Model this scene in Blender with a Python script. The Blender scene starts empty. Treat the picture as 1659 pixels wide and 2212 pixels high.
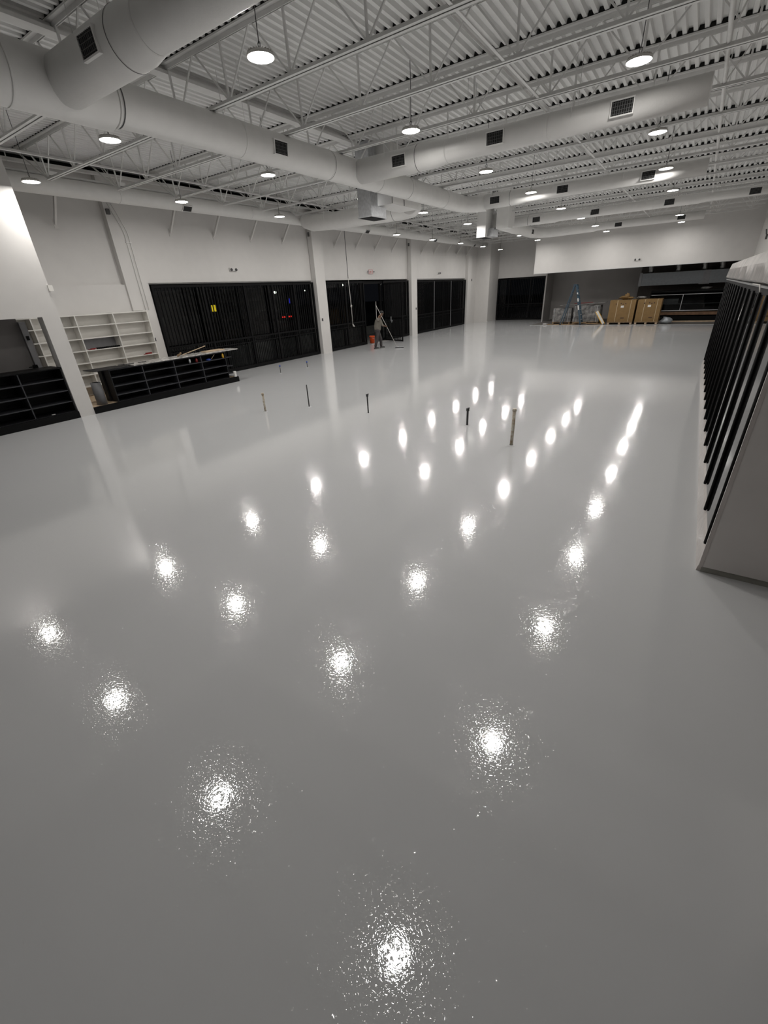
import bpy, bmesh, math, random
from mathutils import Vector, Matrix
random.seed(7)
PI = math.pi
scn = bpy.context.scene
COL = scn.collection

# ------------------------------------------------------------------ camera
CAM_H = 2.6
RT = Vector((0.8323715, 0.5520620, -0.0488386))
DN = Vector((0.2199660, -0.4099620, -0.8851814))
FW = Vector((-0.5086970, 0.7260569, -0.4626756))
cd = bpy.data.cameras.new('camera')
cam = bpy.data.objects.new('camera', cd)
COL.objects.link(cam)
m3 = Matrix((RT, -DN, -FW)).transposed()
cam.matrix_world = Matrix.Translation((0, 0, CAM_H)) @ m3.to_4x4()
cd.sensor_fit = 'HORIZONTAL'
cd.sensor_width = 36
cd.lens = 908.23 / 1659 * 36
cd.clip_start = 0.05
cd.clip_end = 400
scn.camera = cam

# ------------------------------------------------------------------ world, exposure
w = bpy.data.worlds.new('night')
scn.world = w
w.use_nodes = True
w.node_tree.nodes['Background'].inputs[0].default_value = (0.010, 0.011, 0.014, 1)
w.node_tree.nodes['Background'].inputs[1].default_value = 0.35
scn.view_settings.view_transform = 'Standard'
scn.view_settings.look = 'None'
scn.view_settings.gamma = 1
scn.view_settings.use_curve_mapping = False
scn.view_settings.exposure = 0.0
LAMP = 172.0

# ------------------------------------------------------------------ materials
def mat(name, col, rough=0.5, metal=0.0, noise=0.0, nscale=8.0, bump=0.0, bscale=60.0, emit=None, estr=0.0,
        coat=0.0, trans=0.0, ior=1.5, alpha=1.0, spec=None, col2=None, detail=3.0):
    m = bpy.data.materials.new(name)
    m.use_nodes = True
    nt = m.node_tree
    b = nt.nodes['Principled BSDF']
    b.inputs['Base Color'].default_value = (*col, 1)
    b.inputs['Roughness'].default_value = rough
    b.inputs['Metallic'].default_value = metal
    b.inputs['IOR'].default_value = ior
    b.inputs['Coat Weight'].default_value = coat
    b.inputs['Coat Roughness'].default_value = 0.05
    b.inputs['Transmission Weight'].default_value = trans
    b.inputs['Alpha'].default_value = alpha
    if spec is not None:
        b.inputs['Specular IOR Level'].default_value = spec
    if emit:
        b.inputs['Emission Color'].default_value = (*emit, 1)
        b.inputs['Emission Strength'].default_value = estr
    tc = None
    if noise or col2 or bump:
        tc = nt.nodes.new('ShaderNodeTexCoord')
    if noise or col2:
        n = nt.nodes.new('ShaderNodeTexNoise')
        n.inputs['Scale'].default_value = nscale
        n.inputs['Detail'].default_value = detail
        nt.links.new(tc.outputs['Object'], n.inputs['Vector'])
        r = nt.nodes.new('ShaderNodeValToRGB')
        c2 = col2 if col2 else tuple(max(0, c * (1 - noise)) for c in col)
        r.color_ramp.elements[0].position = 0.35
        r.color_ramp.elements[1].position = 0.65
        r.color_ramp.elements[0].color = (*c2, 1)
        r.color_ramp.elements[1].color = (*col, 1)
        nt.links.new(n.outputs['Fac'], r.inputs[0])
        nt.links.new(r.outputs[0], b.inputs['Base Color'])
    if bump:
        n2 = nt.nodes.new('ShaderNodeTexNoise')
        n2.inputs['Scale'].default_value = bscale
        n2.inputs['Detail'].default_value = 2
        nt.links.new(tc.outputs['Object'], n2.inputs['Vector'])
        bp = nt.nodes.new('ShaderNodeBump')
        bp.inputs['Strength'].default_value = bump
        bp.inputs['Distance'].default_value = 0.01
        nt.links.new(n2.outputs['Fac'], bp.inputs['Height'])
        nt.links.new(bp.outputs[0], b.inputs['Normal'])
    return m

M = {}
M['wall'] = mat('wall_paint', (0.66, 0.642, 0.622), 0.55, noise=0.03, nscale=3, bump=0.15, bscale=120)
M['deck'] = mat('deck_paint', (0.88, 0.88, 0.865), 0.5, noise=0.06, nscale=2)
M['steel'] = mat('white_steel', (0.82, 0.815, 0.80), 0.45, noise=0.06, nscale=5)
M['duct'] = mat('duct_paint', (0.80, 0.79, 0.77), 0.42, noise=0.04, nscale=4, bump=0.12, bscale=30)
M['galv'] = mat('galvanised', (0.62, 0.63, 0.65), 0.3, metal=0.85, noise=0.18, nscale=14)
M['seam'] = mat('seam_dark', (0.12, 0.12, 0.12), 0.6, noise=0.1)
M['grille'] = mat('vent_dark', (0.10, 0.10, 0.10), 0.5, noise=0.2)
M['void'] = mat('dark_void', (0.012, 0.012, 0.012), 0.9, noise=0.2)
M['black'] = mat('black_metal', (0.006, 0.006, 0.0065), 0.5, spec=0.12, noise=0.15, nscale=20)
M['blackm'] = mat('black_laminate', (0.010, 0.010, 0.012), 0.5, spec=0.3, noise=0.25, nscale=12)
M['blackedge'] = mat('black_edge', (0.035, 0.036, 0.042), 0.4, noise=0.15, nscale=12)
M['shelfwhite'] = mat('white_melamine', (0.78, 0.76, 0.72), 0.4, noise=0.03)
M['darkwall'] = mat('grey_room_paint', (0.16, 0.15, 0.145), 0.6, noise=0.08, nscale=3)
M['greywall'] = mat('back_wall_paint', (0.42, 0.40, 0.385), 0.6, noise=0.05, nscale=2)
M['frame'] = mat('door_frame_metal', (0.30, 0.30, 0.31), 0.35, metal=0.4, noise=0.1)
M['wood'] = mat('plywood', (0.60, 0.47, 0.33), 0.5, col2=(0.48, 0.36, 0.24), nscale=9)
M['scrap'] = mat('scrap_wood', (0.36, 0.24, 0.13), 0.7, col2=(0.20, 0.13, 0.07), nscale=7)
M['card'] = mat('cardboard', (0.23, 0.138, 0.05), 0.75, noise=0.12, nscale=5)
M['tape'] = mat('strap_plastic', (0.55, 0.45, 0.30), 0.35, noise=0.1)
M['paper'] = mat('paper_white', (0.72, 0.71, 0.69), 0.6, noise=0.04)
M['ink'] = mat('ink_dark', (0.06, 0.03, 0.02), 0.7, noise=0.2)
M['marble'] = mat('marble_top', (0.66, 0.64, 0.61), 0.2, col2=(0.22, 0.21, 0.20), nscale=9, detail=8)
M['blue'] = mat('ladder_blue', (0.028, 0.062, 0.095), 0.4, noise=0.2, nscale=10)
M['alu'] = mat('aluminium', (0.62, 0.63, 0.64), 0.35, metal=0.7, noise=0.08)
M['yellow'] = mat('yellow_paint', (0.75, 0.43, 0.04), 0.4, noise=0.1)
M['red'] = mat('red_plastic', (0.22, 0.015, 0.015), 0.4, noise=0.1)
M['orange'] = mat('orange_plastic', (0.85, 0.10, 0.01), 0.4, noise=0.08)
M['bluep'] = mat('blue_plastic', (0.02, 0.06, 0.35), 0.4, noise=0.1)
M['pvc'] = mat('pvc_pipe', (0.62, 0.60, 0.52), 0.4, col2=(0.30, 0.22, 0.14), nscale=16)
M['pipe'] = mat('dark_pipe', (0.05, 0.05, 0.05), 0.4, metal=0.5, noise=0.3, nscale=20)
M['wrapg'] = mat('wrapped_goods', (0.30, 0.29, 0.28), 0.22, col2=(0.10, 0.10, 0.10), nscale=4.5, bump=0.8, bscale=7, detail=6)
M['film'] = mat('white_film', (0.66, 0.62, 0.59), 0.18, col2=(0.50, 0.48, 0.47), nscale=2.6, bump=0.5, bscale=5)
M['bumper'] = mat('glossy_kick', (0.62, 0.57, 0.54), 0.12, noise=0.08, nscale=5, bump=0.25, bscale=14)
M['panel'] = mat('case_panel', (0.74, 0.70, 0.675), 0.4, noise=0.05, nscale=2, bump=0.05, bscale=50)
M['cove'] = mat('cove_grey', (0.34, 0.33, 0.29), 0.4, noise=0.1)
M['cglass'] = mat('case_glass', (0.01, 0.01, 0.01), 0.02, spec=0.35, noise=0.1)
M['rubber'] = mat('black_rubber', (0.003, 0.003, 0.003), 0.5, spec=0.15, noise=0.2)
M['asphalt'] = mat('asphalt', (0.035, 0.035, 0.037), 0.85, noise=0.3, nscale=20)
M['concrete'] = mat('concrete', (0.30, 0.29, 0.28), 0.8, noise=0.15, nscale=4)
M['rawfloor'] = mat('raw_floor', (0.15, 0.14, 0.13), 0.6, noise=0.25, nscale=3)
M['hood'] = mat('hood_steel', (0.30, 0.32, 0.34), 0.4, metal=0.3, noise=0.1)
M['foil'] = mat('foil_duct', (0.5, 0.5, 0.5), 0.3, metal=0.9, noise=0.3, nscale=15, bump=0.6, bscale=25)
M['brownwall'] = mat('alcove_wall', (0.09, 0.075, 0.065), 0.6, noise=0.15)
M['bread'] = mat('shelf_goods', (0.20, 0.11, 0.06), 0.7, noise=0.4, nscale=6)
M['lens'] = mat('lamp_lens', (0.9, 0.9, 0.9), 0.3, emit=(1.0, 0.972, 0.935), estr=LAMP)
M['lensdim'] = mat('lamp_lens_dimmed', (0.9, 0.9, 0.9), 0.3, emit=(1.0, 0.972, 0.935), estr=LAMP * 0.40)
M['matgrey'] = mat('grey_sheeting', (0.14, 0.14, 0.145), 0.6, noise=0.15, nscale=6)
M['cable'] = mat('grey_cord', (0.10, 0.10, 0.10), 0.6, noise=0.1)
M['rope'] = mat('white_cord', (0.55, 0.53, 0.50), 0.6, noise=0.1)
M['housing'] = mat('lamp_housing', (0.60, 0.58, 0.55), 0.4, noise=0.05)
M['signred'] = mat('sign_red', (0.55, 0.08, 0.08), 0.4, noise=0.05)
M['skin'] = mat('skin', (0.17, 0.095, 0.06), 0.5, noise=0.08)
M['hair'] = mat('black_hair', (0.01, 0.009, 0.008), 0.6, noise=0.2)
M['shirt'] = mat('grey_shirt', (0.17, 0.155, 0.13), 0.8, noise=0.15, nscale=12)
M['trous'] = mat('dark_trousers', (0.05, 0.044, 0.044), 0.8, noise=0.2, nscale=10)
M['shoe'] = mat('black_shoe', (0.02, 0.02, 0.02), 0.5, noise=0.1)
M['sole'] = mat('white_sole', (0.5, 0.5, 0.48), 0.5, noise=0.1)
M['carp'] = mat('dark_car_paint', (0.02, 0.02, 0.025), 0.25, noise=0.1)
M['ltred'] = mat('tail_light', (0.3, 0, 0), 0.4, emit=(1.0, 0.03, 0.02), estr=2.2)
M['ltyel'] = mat('lit_yellow_sign', (0.5, 0.4, 0.0), 0.4, emit=(1.0, 0.72, 0.03), estr=1.3)
M['ltwhite'] = mat('street_light', (0.8, 0.8, 0.8), 0.4, emit=(0.95, 1.0, 0.85), estr=9.0)
M['ltblue'] = mat('lit_blue_sign', (0.0, 0.0, 0.4), 0.4, emit=(0.05, 0.06, 1.0), estr=0.9)
M['bldg'] = mat('far_building', (0.22, 0.21, 0.20), 0.8, noise=0.2)

# thin window glass: mostly clear, mirror-like at grazing angles
gm = bpy.data.materials.new('window_glass')
gm.use_nodes = True
nt = gm.node_tree
nt.nodes.clear()
o_ = nt.nodes.new('ShaderNodeOutputMaterial')
tr = nt.nodes.new('ShaderNodeBsdfTransparent')
gl = nt.nodes.new('ShaderNodeBsdfGlossy')
gl.inputs['Roughness'].default_value = 0.02
mx = nt.nodes.new('ShaderNodeMixShader')
fr = nt.nodes.new('ShaderNodeFresnel')
fr.inputs['IOR'].default_value = 1.5
tr.inputs[0].default_value = (0.62, 0.64, 0.64, 1)
geo = nt.nodes.new('ShaderNodeNewGeometry')           # only the outer skin of the thin pane mirrors
bf = nt.nodes.new('ShaderNodeMath'); bf.operation = 'SUBTRACT'; bf.inputs[0].default_value = 1.0
mu = nt.nodes.new('ShaderNodeMath'); mu.operation = 'MULTIPLY'
nt.links.new(geo.outputs['Backfacing'], bf.inputs[1])
nt.links.new(bf.outputs[0], mu.inputs[0])
nt.links.new(fr.outputs[0], mu.inputs[1])
nt.links.new(mu.outputs[0], mx.inputs[0])
nt.links.new(tr.outputs[0], mx.inputs[1])
nt.links.new(gl.outputs[0], mx.inputs[2])
nt.links.new(mx.outputs[0], o_.inputs[0])
M['glass'] = gm

# poured epoxy floor
fm = bpy.data.materials.new('epoxy_floor')
fm.use_nodes = True
nt = fm.node_tree
b = nt.nodes['Principled BSDF']
tc = nt.nodes.new('ShaderNodeTexCoord')
n1 = nt.nodes.new('ShaderNodeTexNoise'); n1.inputs['Scale'].default_value = 0.35; n1.inputs['Detail'].default_value = 3
nt.links.new(tc.outputs['Object'], n1.inputs['Vector'])
r = nt.nodes.new('ShaderNodeValToRGB')
r.color_ramp.elements[0].color = (0.555, 0.558, 0.562, 1)
r.color_ramp.elements[1].color = (0.595, 0.598, 0.602, 1)
nt.links.new(n1.outputs['Fac'], r.inputs[0])
nt.links.new(r.outputs[0], b.inputs['Base Color'])
b.inputs['Roughness'].default_value = 0.9
b.inputs['Specular IOR Level'].default_value = 0.0
b.inputs['Coat Weight'].default_value = 1.0
b.inputs['Coat IOR'].default_value = 1.85
b.inputs['Coat Roughness'].default_value = 0.006
def fnode(kind, **kw):
    n = nt.nodes.new(kind)
    for k, v in kw.items(): n.inputs[k].default_value = v
    return n
n2 = fnode('ShaderNodeTexNoise', Scale=105.0, Detail=1.5)       # orange peel
n3 = fnode('ShaderNodeTexNoise', Scale=1.3, Detail=3.0)         # slow waves of the pour
n5 = fnode('ShaderNodeTexNoise', Scale=24.0, Detail=2.0)        # ripples that break up the far reflections
n4 = fnode('ShaderNodeTexNoise', Scale=80.0, Detail=2.0)        # sparse pimples
n6 = fnode('ShaderNodeTexNoise', Scale=33.0, Detail=2.0)        # wider flecks
for n in (n2, n3, n4, n5, n6): nt.links.new(tc.outputs['Object'], n.inputs['Vector'])
pw = nt.nodes.new('ShaderNodeMath'); pw.operation = 'POWER'; pw.inputs[1].default_value = 12.0
nt.links.new(n4.outputs['Fac'], pw.inputs[0])
pw2 = nt.nodes.new('ShaderNodeMath'); pw2.operation = 'POWER'; pw2.inputs[1].default_value = 12.0
nt.links.new(n6.outputs['Fac'], pw2.inputs[0])
prev = None
for (src, dist) in ((n3.outputs['Fac'], 0.0006), (n5.outputs['Fac'], 0.00028), (pw2.outputs[0], 0.026), (n2.outputs['Fac'], 0.00011), (pw.outputs[0], 0.020)):
    bp = nt.nodes.new('ShaderNodeBump'); bp.inputs['Strength'].default_value = 1.0
    bp.inputs['Distance'].default_value = dist
    nt.links.new(src, bp.inputs['Height'])
    if prev is not None: nt.links.new(prev.outputs[0], bp.inputs['Normal'])
    prev = bp
nt.links.new(prev.outputs[0], b.inputs['Coat Normal'])
M['floor'] = fm

# ------------------------------------------------------------------ mesh helper
class MB:
    def __init__(s):
        s.v = []; s.f = []; s.sm = []
    def _add(s, vs, fs, smooth=False):
        o = len(s.v)
        s.v += [tuple(p) for p in vs]
        for f in fs:
            s.f.append(tuple(i + o for i in f)); s.sm.append(smooth)
        return s
    def box(s, x0, x1, y0, y1, z0, z1):
        vs = [(x, y, z) for x in (x0, x1) for y in (y0, y1) for z in (z0, z1)]
        return s._add(vs, [(0, 1, 3, 2), (4, 6, 7, 5), (0, 4, 5, 1), (2, 3, 7, 6), (0, 2, 6, 4), (1, 5, 7, 3)])
    def bar(s, a, b, wx, wy=None, up=(0, 0, 1)):
        wy = wy or wx
        a = Vector(a); b = Vector(b); d = (b - a).normalized()
        u = Vector(up)
        if abs(d.dot(u)) > 0.98: u = Vector((1, 0, 0))
        sx = d.cross(u).normalized(); sy = sx.cross(d).normalized()
        vs = []
        for p in (a, b):
            for i, j in ((-1, -1), (1, -1), (1, 1), (-1, 1)):
                vs.append(p + sx * i * wx / 2 + sy * j * wy / 2)
        return s._add(vs, [(3, 2, 1, 0), (4, 5, 6, 7), (0, 1, 5, 4), (1, 2, 6, 5), (2, 3, 7, 6), (3, 0, 4, 7)])
    def tube(s, pts, rad, n=12, caps=True):
        pts = [Vector(p) for p in pts]
        k = len(pts)
        rad = rad if isinstance(rad, (list, tuple)) else [rad] * k
        vs = []; fs = []
        ref = None
        for i, p in enumerate(pts):
            d = (pts[min(i + 1, k - 1)] - pts[max(i - 1, 0)]).normalized()
            if ref is None:
                ref = Vector((0, 0, 1)) if abs(d.z) < 0.9 else Vector((1, 0, 0))
            sx = d.cross(ref).normalized(); sy = sx.cross(d).normalized(); ref = sy
            for j in range(n):
                a = 2 * PI * j / n
                vs.append(p + (sx * math.cos(a) + sy * math.sin(a)) * rad[i])
        for i in range(k - 1):
            for j in range(n):
                j2 = (j + 1) % n
                fs.append((i * n + j, (i + 1) * n + j, (i + 1) * n + j2, i * n + j2))
        s._add(vs, fs, True)
        if caps:
            o = len(s.v) - len(vs)
            s.f.append(tuple(o + j for j in range(n))); s.sm.append(False)
            s.f.append(tuple(o + (k - 1) * n + j for j in reversed(range(n)))); s.sm.append(False)
        return s
    def lathe(s, prof, c=(0, 0, 0), n=24):
        vs = []; fs = []
        for (r_, z) in prof:
            for j in range(n):
                a = 2 * PI * j / n
                vs.append((c[0] + r_ * math.cos(a), c[1] + r_ * math.sin(a), c[2] + z))
        for i in range(len(prof) - 1):
            for j in range(n):
                j2 = (j + 1) % n
                fs.append((i * n + j, i * n + j2, (i + 1) * n + j2, (i + 1) * n + j))
        return s._add(vs, fs, True)
    def disc(s, c, r_, n=24, down=True):
        vs = [(c[0] + r_ * math.cos(2 * PI * j / n), c[1] + r_ * math.sin(2 * PI * j / n), c[2]) for j in range(n)]
        return s._add(vs, [tuple(reversed(range(n))) if down else tuple(range(n))])
    def prism(s, poly, axis, a, b):
        def P(u, v, t):
            return {'x': (t, u, v), 'y': (u, t, v), 'z': (u, v, t)}[axis]
        n = len(poly)
        vs = [P(u, v, a) for u, v in poly] + [P(u, v, b) for u, v in poly]
        fs = [tuple(range(n)), tuple(range(2 * n - 1, n - 1, -1))]
        fs += [(i, i + n, (i + 1) % n + n, (i + 1) % n) for i in range(n)]
        return s._add(vs, fs)
    def blob(s, c, r_, jit=0.2, n=10, m=6, seed=0):
        rnd = random.Random(seed)
        vs = []; fs = []
        for i in range(m + 1):
            t = PI * i / m
            for j in range(n):
                a = 2 * PI * j / n
                k = 1 + (rnd.random() - .5) * jit * 2
                vs.append((c[0] + r_[0] * math.sin(t) * math.cos(a) * k, c[1] + r_[1] * math.sin(t) * math.sin(a) * k, c[2] + r_[2] * math.cos(t) * (k if 0 < i < m else 1)))
        for i in range(m):
            for j in range(n):
                fs.append((i * n + j, (i + 1) * n + j, (i + 1) * n + (j + 1) % n, i * n + (j + 1) % n))
        return s._add(vs, fs, True)
    def mesh(s, name, off=(0, 0, 0)):
        me = bpy.data.meshes.new(name)
        me.from_pydata([(x - off[0], y - off[1], z - off[2]) for x, y, z in s.v], [], s.f)
        bm = bmesh.new(); bm.from_mesh(me)
        for f, q in zip(bm.faces, s.sm): f.smooth = q
        bmesh.ops.remove_doubles(bm, verts=bm.verts, dist=1e-5)
        bmesh.ops.recalc_face_normals(bm, faces=bm.faces)
        bm.to_mesh(me); bm.free()
        return me

ORG = {}
def link(name, me, m, parent=None):
    o = bpy.data.objects.new(name, me)
    COL.objects.link(o)
    if m is not None:
        me.materials.clear(); me.materials.append(M[m] if isinstance(m, str) else m)
    if parent is not None: o.parent = parent
    return o
def tag(o, label, cat, group=None, kind=None):
    if label: o['label'] = label
    if cat: o['category'] = cat
    if group: o['group'] = group
    if kind: o['kind'] = kind
    return o
def thing(name, label, cat, loc=(0, 0, 0), rot=0, group=None):
    o = bpy.data.objects.new(name, None)
    o.empty_display_size = 0.1
    COL.objects.link(o)
    o.location = loc; o.rotation_euler = (0, 0, rot)
    ORG[o.name] = (0, 0, 0) if rot else tuple(loc)
    return tag(o, label, cat, group)
def part(mb, name, m, parent, bevel=0, root=None, label=None):
    """vertices in world coordinates when the root is not rotated, else in the root's own"""
    r_ = root or parent
    off = ORG.get(r_.name, (0, 0, 0))
    o = link(name, mb.mesh(name, off), m, parent)
    ORG.setdefault(o.name, off)
    if bevel: bev(o, bevel)
    if label: o['label'] = label
    return o
def bev(o, w_=0.01, seg=2):
    b_ = o.modifiers.new('bevel', 'BEVEL'); b_.width = w_; b_.segments = seg; b_.limit_method = 'ANGLE'; b_.angle_limit = 0.7
    return o
def solo(mb, name, m, label, cat, group=None, bevel=0, loc=(0, 0, 0)):
    o = link(name, mb.mesh(name, loc), m); o.location = loc
    if bevel: bev(o, bevel)
    return tag(o, label, cat, group)
def struct(mb, name, m, parent=None):
    o = link(name, mb.mesh(name), m, parent)
    if parent is None: o['kind'] = 'structure'
    return o
def copy_tree(o, parent=None):
    c = o.copy(); COL.objects.link(c)
    if parent is not None: c.parent = parent
    for ch in list(o.children): copy_tree(ch, c)
    return c
def circ(c, r_, a0, a1, n, plane='xy'):
    out = []
    for i in range(n + 1):
        a = a0 + (a1 - a0) * i / n
        out.append((c[0] + r_ * math.cos(a), c[1] + r_ * math.sin(a), c[2]))
    return out

# ================================================================== SETTING
WX = -15.3          # window wall face
FY = 36.6           # far wall
FZ = 38.6           # wall of the last window, set back
DECK = 6.27
PIT_D = 0.1575
struct(MB().box(-15.6, 3.2, -6.5, 32.9, -0.12, 0.0), 'floor', 'floor')
struct(MB().box(-9.5, 3.2, 32.9, 41, -0.12, -0.004), 'floor_unfinished', 'rawfloor')
struct(MB().box(-15.6, -9.5, 32.9, FZ + .2, -0.12, 0.0), 'floor_window_bay', 'floor')
# corrugated roof deck, ribs run along Y
def deck(x0, x1, y0, y1):
    p = PIT_D; mb = MB()
    prof = []
    x = x0
    while x < x1:
        prof += [(x, DECK), (x + 0.062, DECK), (x + 0.076, DECK + 0.062), (x + 0.143, DECK + 0.062)]
        x += p
    n = len(prof)
    vs = [(a, y0, z) for a, z in prof] + [(a, y1, z) for a, z in prof]
    fs = [(i, i + 1, i + 1 + n, i + n) for i in range(n - 1)]
    mb._add(vs, fs)
    mb.box(x0, x1, y0, y1, DECK + 0.12, DECK + 0.16)
    return mb
struct(deck(-15.7, 3.2, -6.5, 41), 'ceiling', 'deck')

# window wall: openings (y0,y1,z0,z1)
W = [(8.9, 16.93, 0.0, 3.23), (17.65, 25.75, 0.0, 3.22), (26.5, 34.45, 0.0, 3.2)]
mb = MB()
ys = -6.5
for (a, b_, z0, z1) in W:
    mb.box(WX - .25, WX, ys, a, 0 if ys > 0 else 0, 3.22)
    mb.box(WX - .25, WX, a, b_, z1, 3.25)
    ys = b_
mb.box(WX - .25, WX, ys, FY, 0, 3.22)
mb.box(WX - .25, WX, 8.15, FY, 3.22, 6.07)
mb.box(WX - .25, WX - .13, -6.5, 8.15, 3.22, 6.07)
struct(mb, 'wall_left', 'wall')
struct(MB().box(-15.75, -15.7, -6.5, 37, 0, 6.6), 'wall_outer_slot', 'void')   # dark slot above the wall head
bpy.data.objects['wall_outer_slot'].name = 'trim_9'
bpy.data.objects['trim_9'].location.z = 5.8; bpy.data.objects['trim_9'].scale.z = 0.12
# far wall with the fourth window opening
mb = MB()
mb.box(-15.55, -14.15, FY, FY + .2, 0, 6.3)
mb.box(-14.35, -14.15, FY + .2, FZ + .25, 0, 6.3)
mb.box(-14.9, -14.8, FZ, FZ + .25, 0, 6.3)
mb.box(-14.8, -9.75, FZ, FZ + .25, 3.13, 6.3)
struct(mb, 'wall_far', 'wall')
struct(MB().box(-9.75, -3.65, FZ, FZ + .2, 0, 3.9).box(-9.75, -9.65, 36.6, FZ, 0, 3.9), 'wall_kitchen', 'greywall')
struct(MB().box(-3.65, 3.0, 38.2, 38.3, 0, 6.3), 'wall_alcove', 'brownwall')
struct(MB().box(-9.78, 2.05, 33.5, 33.7, 3.2, 6.27), 'wall_bulkhead', 'wall')
struct(MB().box(2.05, 2.25, 3.5, 41, 0, 6.27), 'wall_right', 'wall')
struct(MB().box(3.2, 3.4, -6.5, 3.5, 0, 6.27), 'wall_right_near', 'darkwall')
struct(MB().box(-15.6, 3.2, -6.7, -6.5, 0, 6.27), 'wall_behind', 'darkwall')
# partition with pass-through opening
mb = MB()
mb.box(-13.5, -13.2, 4.79, 5.17, 0.0, 6.1)
mb.box(-13.5, -13.2, -2.0, 4.79, 2.47, 6.1)
mb.box(-13.5, -13.2, -6.5, -2.0, 0, 6.1)
struct(mb, 'wall_partition', 'wall')
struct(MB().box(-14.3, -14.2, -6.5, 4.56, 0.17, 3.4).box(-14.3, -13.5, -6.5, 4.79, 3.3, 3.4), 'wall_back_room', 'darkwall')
# door frame at the end of the back-room wall
d = struct(MB().box(-14.35, -14.12, 4.56, 4.70, .17, 2.38), 'door_1', 'frame')
part(MB().box(-14.12, -14.10, 4.60, 4.66, 1.95, 2.05).box(-14.12, -14.10, 4.60, 4.66, 1.15, 1.25), 'hinge', 'black', d)
part(MB().box(-14.16, -14.05, 4.50, 4.58, 1.28, 1.36).bar((-14.06, 4.53, 1.32), (-14.06, 4.38, 1.32), .02), 'door_handle', 'black', d)
# trims: pilaster strips on the wall
struct(MB().box(WX, WX + .06, 8.15, 8.9, 2.46, 6.05).box(WX, WX + .06, 8.45, 8.9, 0, 2.46), 'trim_1', 'wall')
struct(MB().box(WX, WX + .22, 34.5, 35.2, 0, 6.1), 'trim_2', 'wall')
struct(MB().box(-9.5, 2.0, 32.86, 32.93, -0.002, 0.012), 'trim_4', 'alu')
struct(MB().box(-13.26, -13.17, -6.5, 4.79, 0.0, 0.172).box(-13.26, -13.17, 5.175, 10.14, 0.0, 0.172).box(-15.3, -13.26, 10.05, 10.14, 0, .172), 'trim_5', 'black')
struct(MB().box(-15.3, -13.505, -6.5, 10.05, 0.0, 0.17).box(-13.505, -13.26, 5.175, 10.05, 0, .17).box(-13.505, -13.26, -6.5, 4.785, 0, .17), 'floor_platform', 'wood')
struct(MB().box(WX, WX + .015, 34.5, FY, 0, .1).box(WX, -14.1, FY - .015, FY, 0, .05), 'baseboard_far', 'wall')
struct(MB().box(-9.78, 2.05, 33.485, 33.5, 3.19, 3.215), 'trim_6', 'alu')

# ------------------------------------------------------------------ windows (structure) and security grilles (things)
def window(name, ax, p, a, b_, z1, mull):
    """ax 'x': plane x=p spanning y a..b_ ; ax 'y': plane y=p spanning x a..b_"""
    def B(mb, u0, u1, z0, z_, d0, d1):
        if ax == 'x': mb.box(p + d0, p + d1, u0, u1, z0, z_)
        else: mb.box(u0, u1, p + d0, p + d1, z0, z_)
    f = MB()
    B(f, a, b_, 0.0, 0.12, -.05, .05); B(f, a, b_, z1 - .1, z1, -.05, .05)
    B(f, a, a + .07, 0.12, z1 - .1, -.05, .05); B(f, b_ - .07, b_, 0.12, z1 - .1, -.05, .05)
    for u in mull: B(f, u - .03, u + .03, 0.12, z1 - .1, -.05, .05)
    o = struct(f, name, 'black')
    us = [a + .07] + list(mull) + [b_ - .07]
    for i in range(len(us) - 1):
        g = MB(); B(g, us[i] + .03, us[i + 1] - .03, .12, z1 - .1, -.004, .004)
        part(g, 'pane', 'glass', o)
    return o
window('window_1', 'x', -15.45, 8.9, 16.93, 3.23, [10.24, 11.58, 12.92, 14.25, 15.6])
window('window_2', 'x', -15.45, 17.65, 20.95, 3.22, [19.3])
window('window_3', 'x', -15.45, 22.85, 25.75, 3.22, [24.3])
window('window_4', 'x', -15.45, 26.5, 34.45, 3.2, [29.15, 31.8])
window('window_5', 'y', FZ + .14, -14.8, -9.75, 3.13, [-13.1, -11.4])
struct(MB().box(-15.5, -15.4, 20.95, 22.85, 3.05, 3.22).box(-15.5, -15.4, 20.95, 21.03, 0, 3.05).box(-15.5, -15.4, 22.77, 22.85, 0, 3.05), 'door_2', 'black')

def grille(label, ax, p, a, b_, z1, posts, pitch=.137, rail=1.21, low=.098, group=None, posm='black'):
    mid = (a + b_) / 2
    t = thing('security_grille', label, 'security grille', (p, mid, 0) if ax == 'x' else (mid, p, 0), group=group)
    def B(mb, u0, u1, z0, z_, h=.02):
        if ax == 'x': mb.box(p - h, p + h, u0, u1, z0, z_)
        else: mb.box(u0, u1, p - h, p + h, z0, z_)
    f = MB(); B(f, a, b_, .02, .14, .035); part(f, 'bottom_rail', 'black', t)
    f = MB(); B(f, a, b_, z1 - .1, z1 - .02, .03); part(f, 'top_rail', 'black', t)
    f = MB(); B(f, a, b_, rail - .03, rail + .03, .028); part(f, 'middle_rail', 'black', t)
    f = MB(); B(f, a, b_, rail - .2, rail - .17, .02); part(f, 'lower_rail', 'black', t)
    f = MB(); u = a + .07
    while u < b_ - .03:
        B(f, u - .014, u + .014, rail, z1 - .1, .014); u += pitch
    part(f, 'upper_pickets', 'black', t)
    f = MB(); u = a + .05
    while u < b_ - .03:
        B(f, u - .015, u + .015, .12, rail, .012); u += low
    part(f, 'lower_pickets', 'black', t)
    for u in posts:
        f = MB(); B(f, u - .04, u + .04, .02, z1 - .02, .04); part(f, 'post', posm, t)
    return t
grille('long black barred grille across the widest window beside the white shelving', 'x', -15.22, 8.93, 16.9, 3.2, [8.97, 10.9, 12.8, 14.3, 15.6, 16.86])
grille('black barred grille between the first column and the open gateway', 'x', -15.22, 17.68, 20.95, 3.2, [17.72, 19.3, 20.91])
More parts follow.
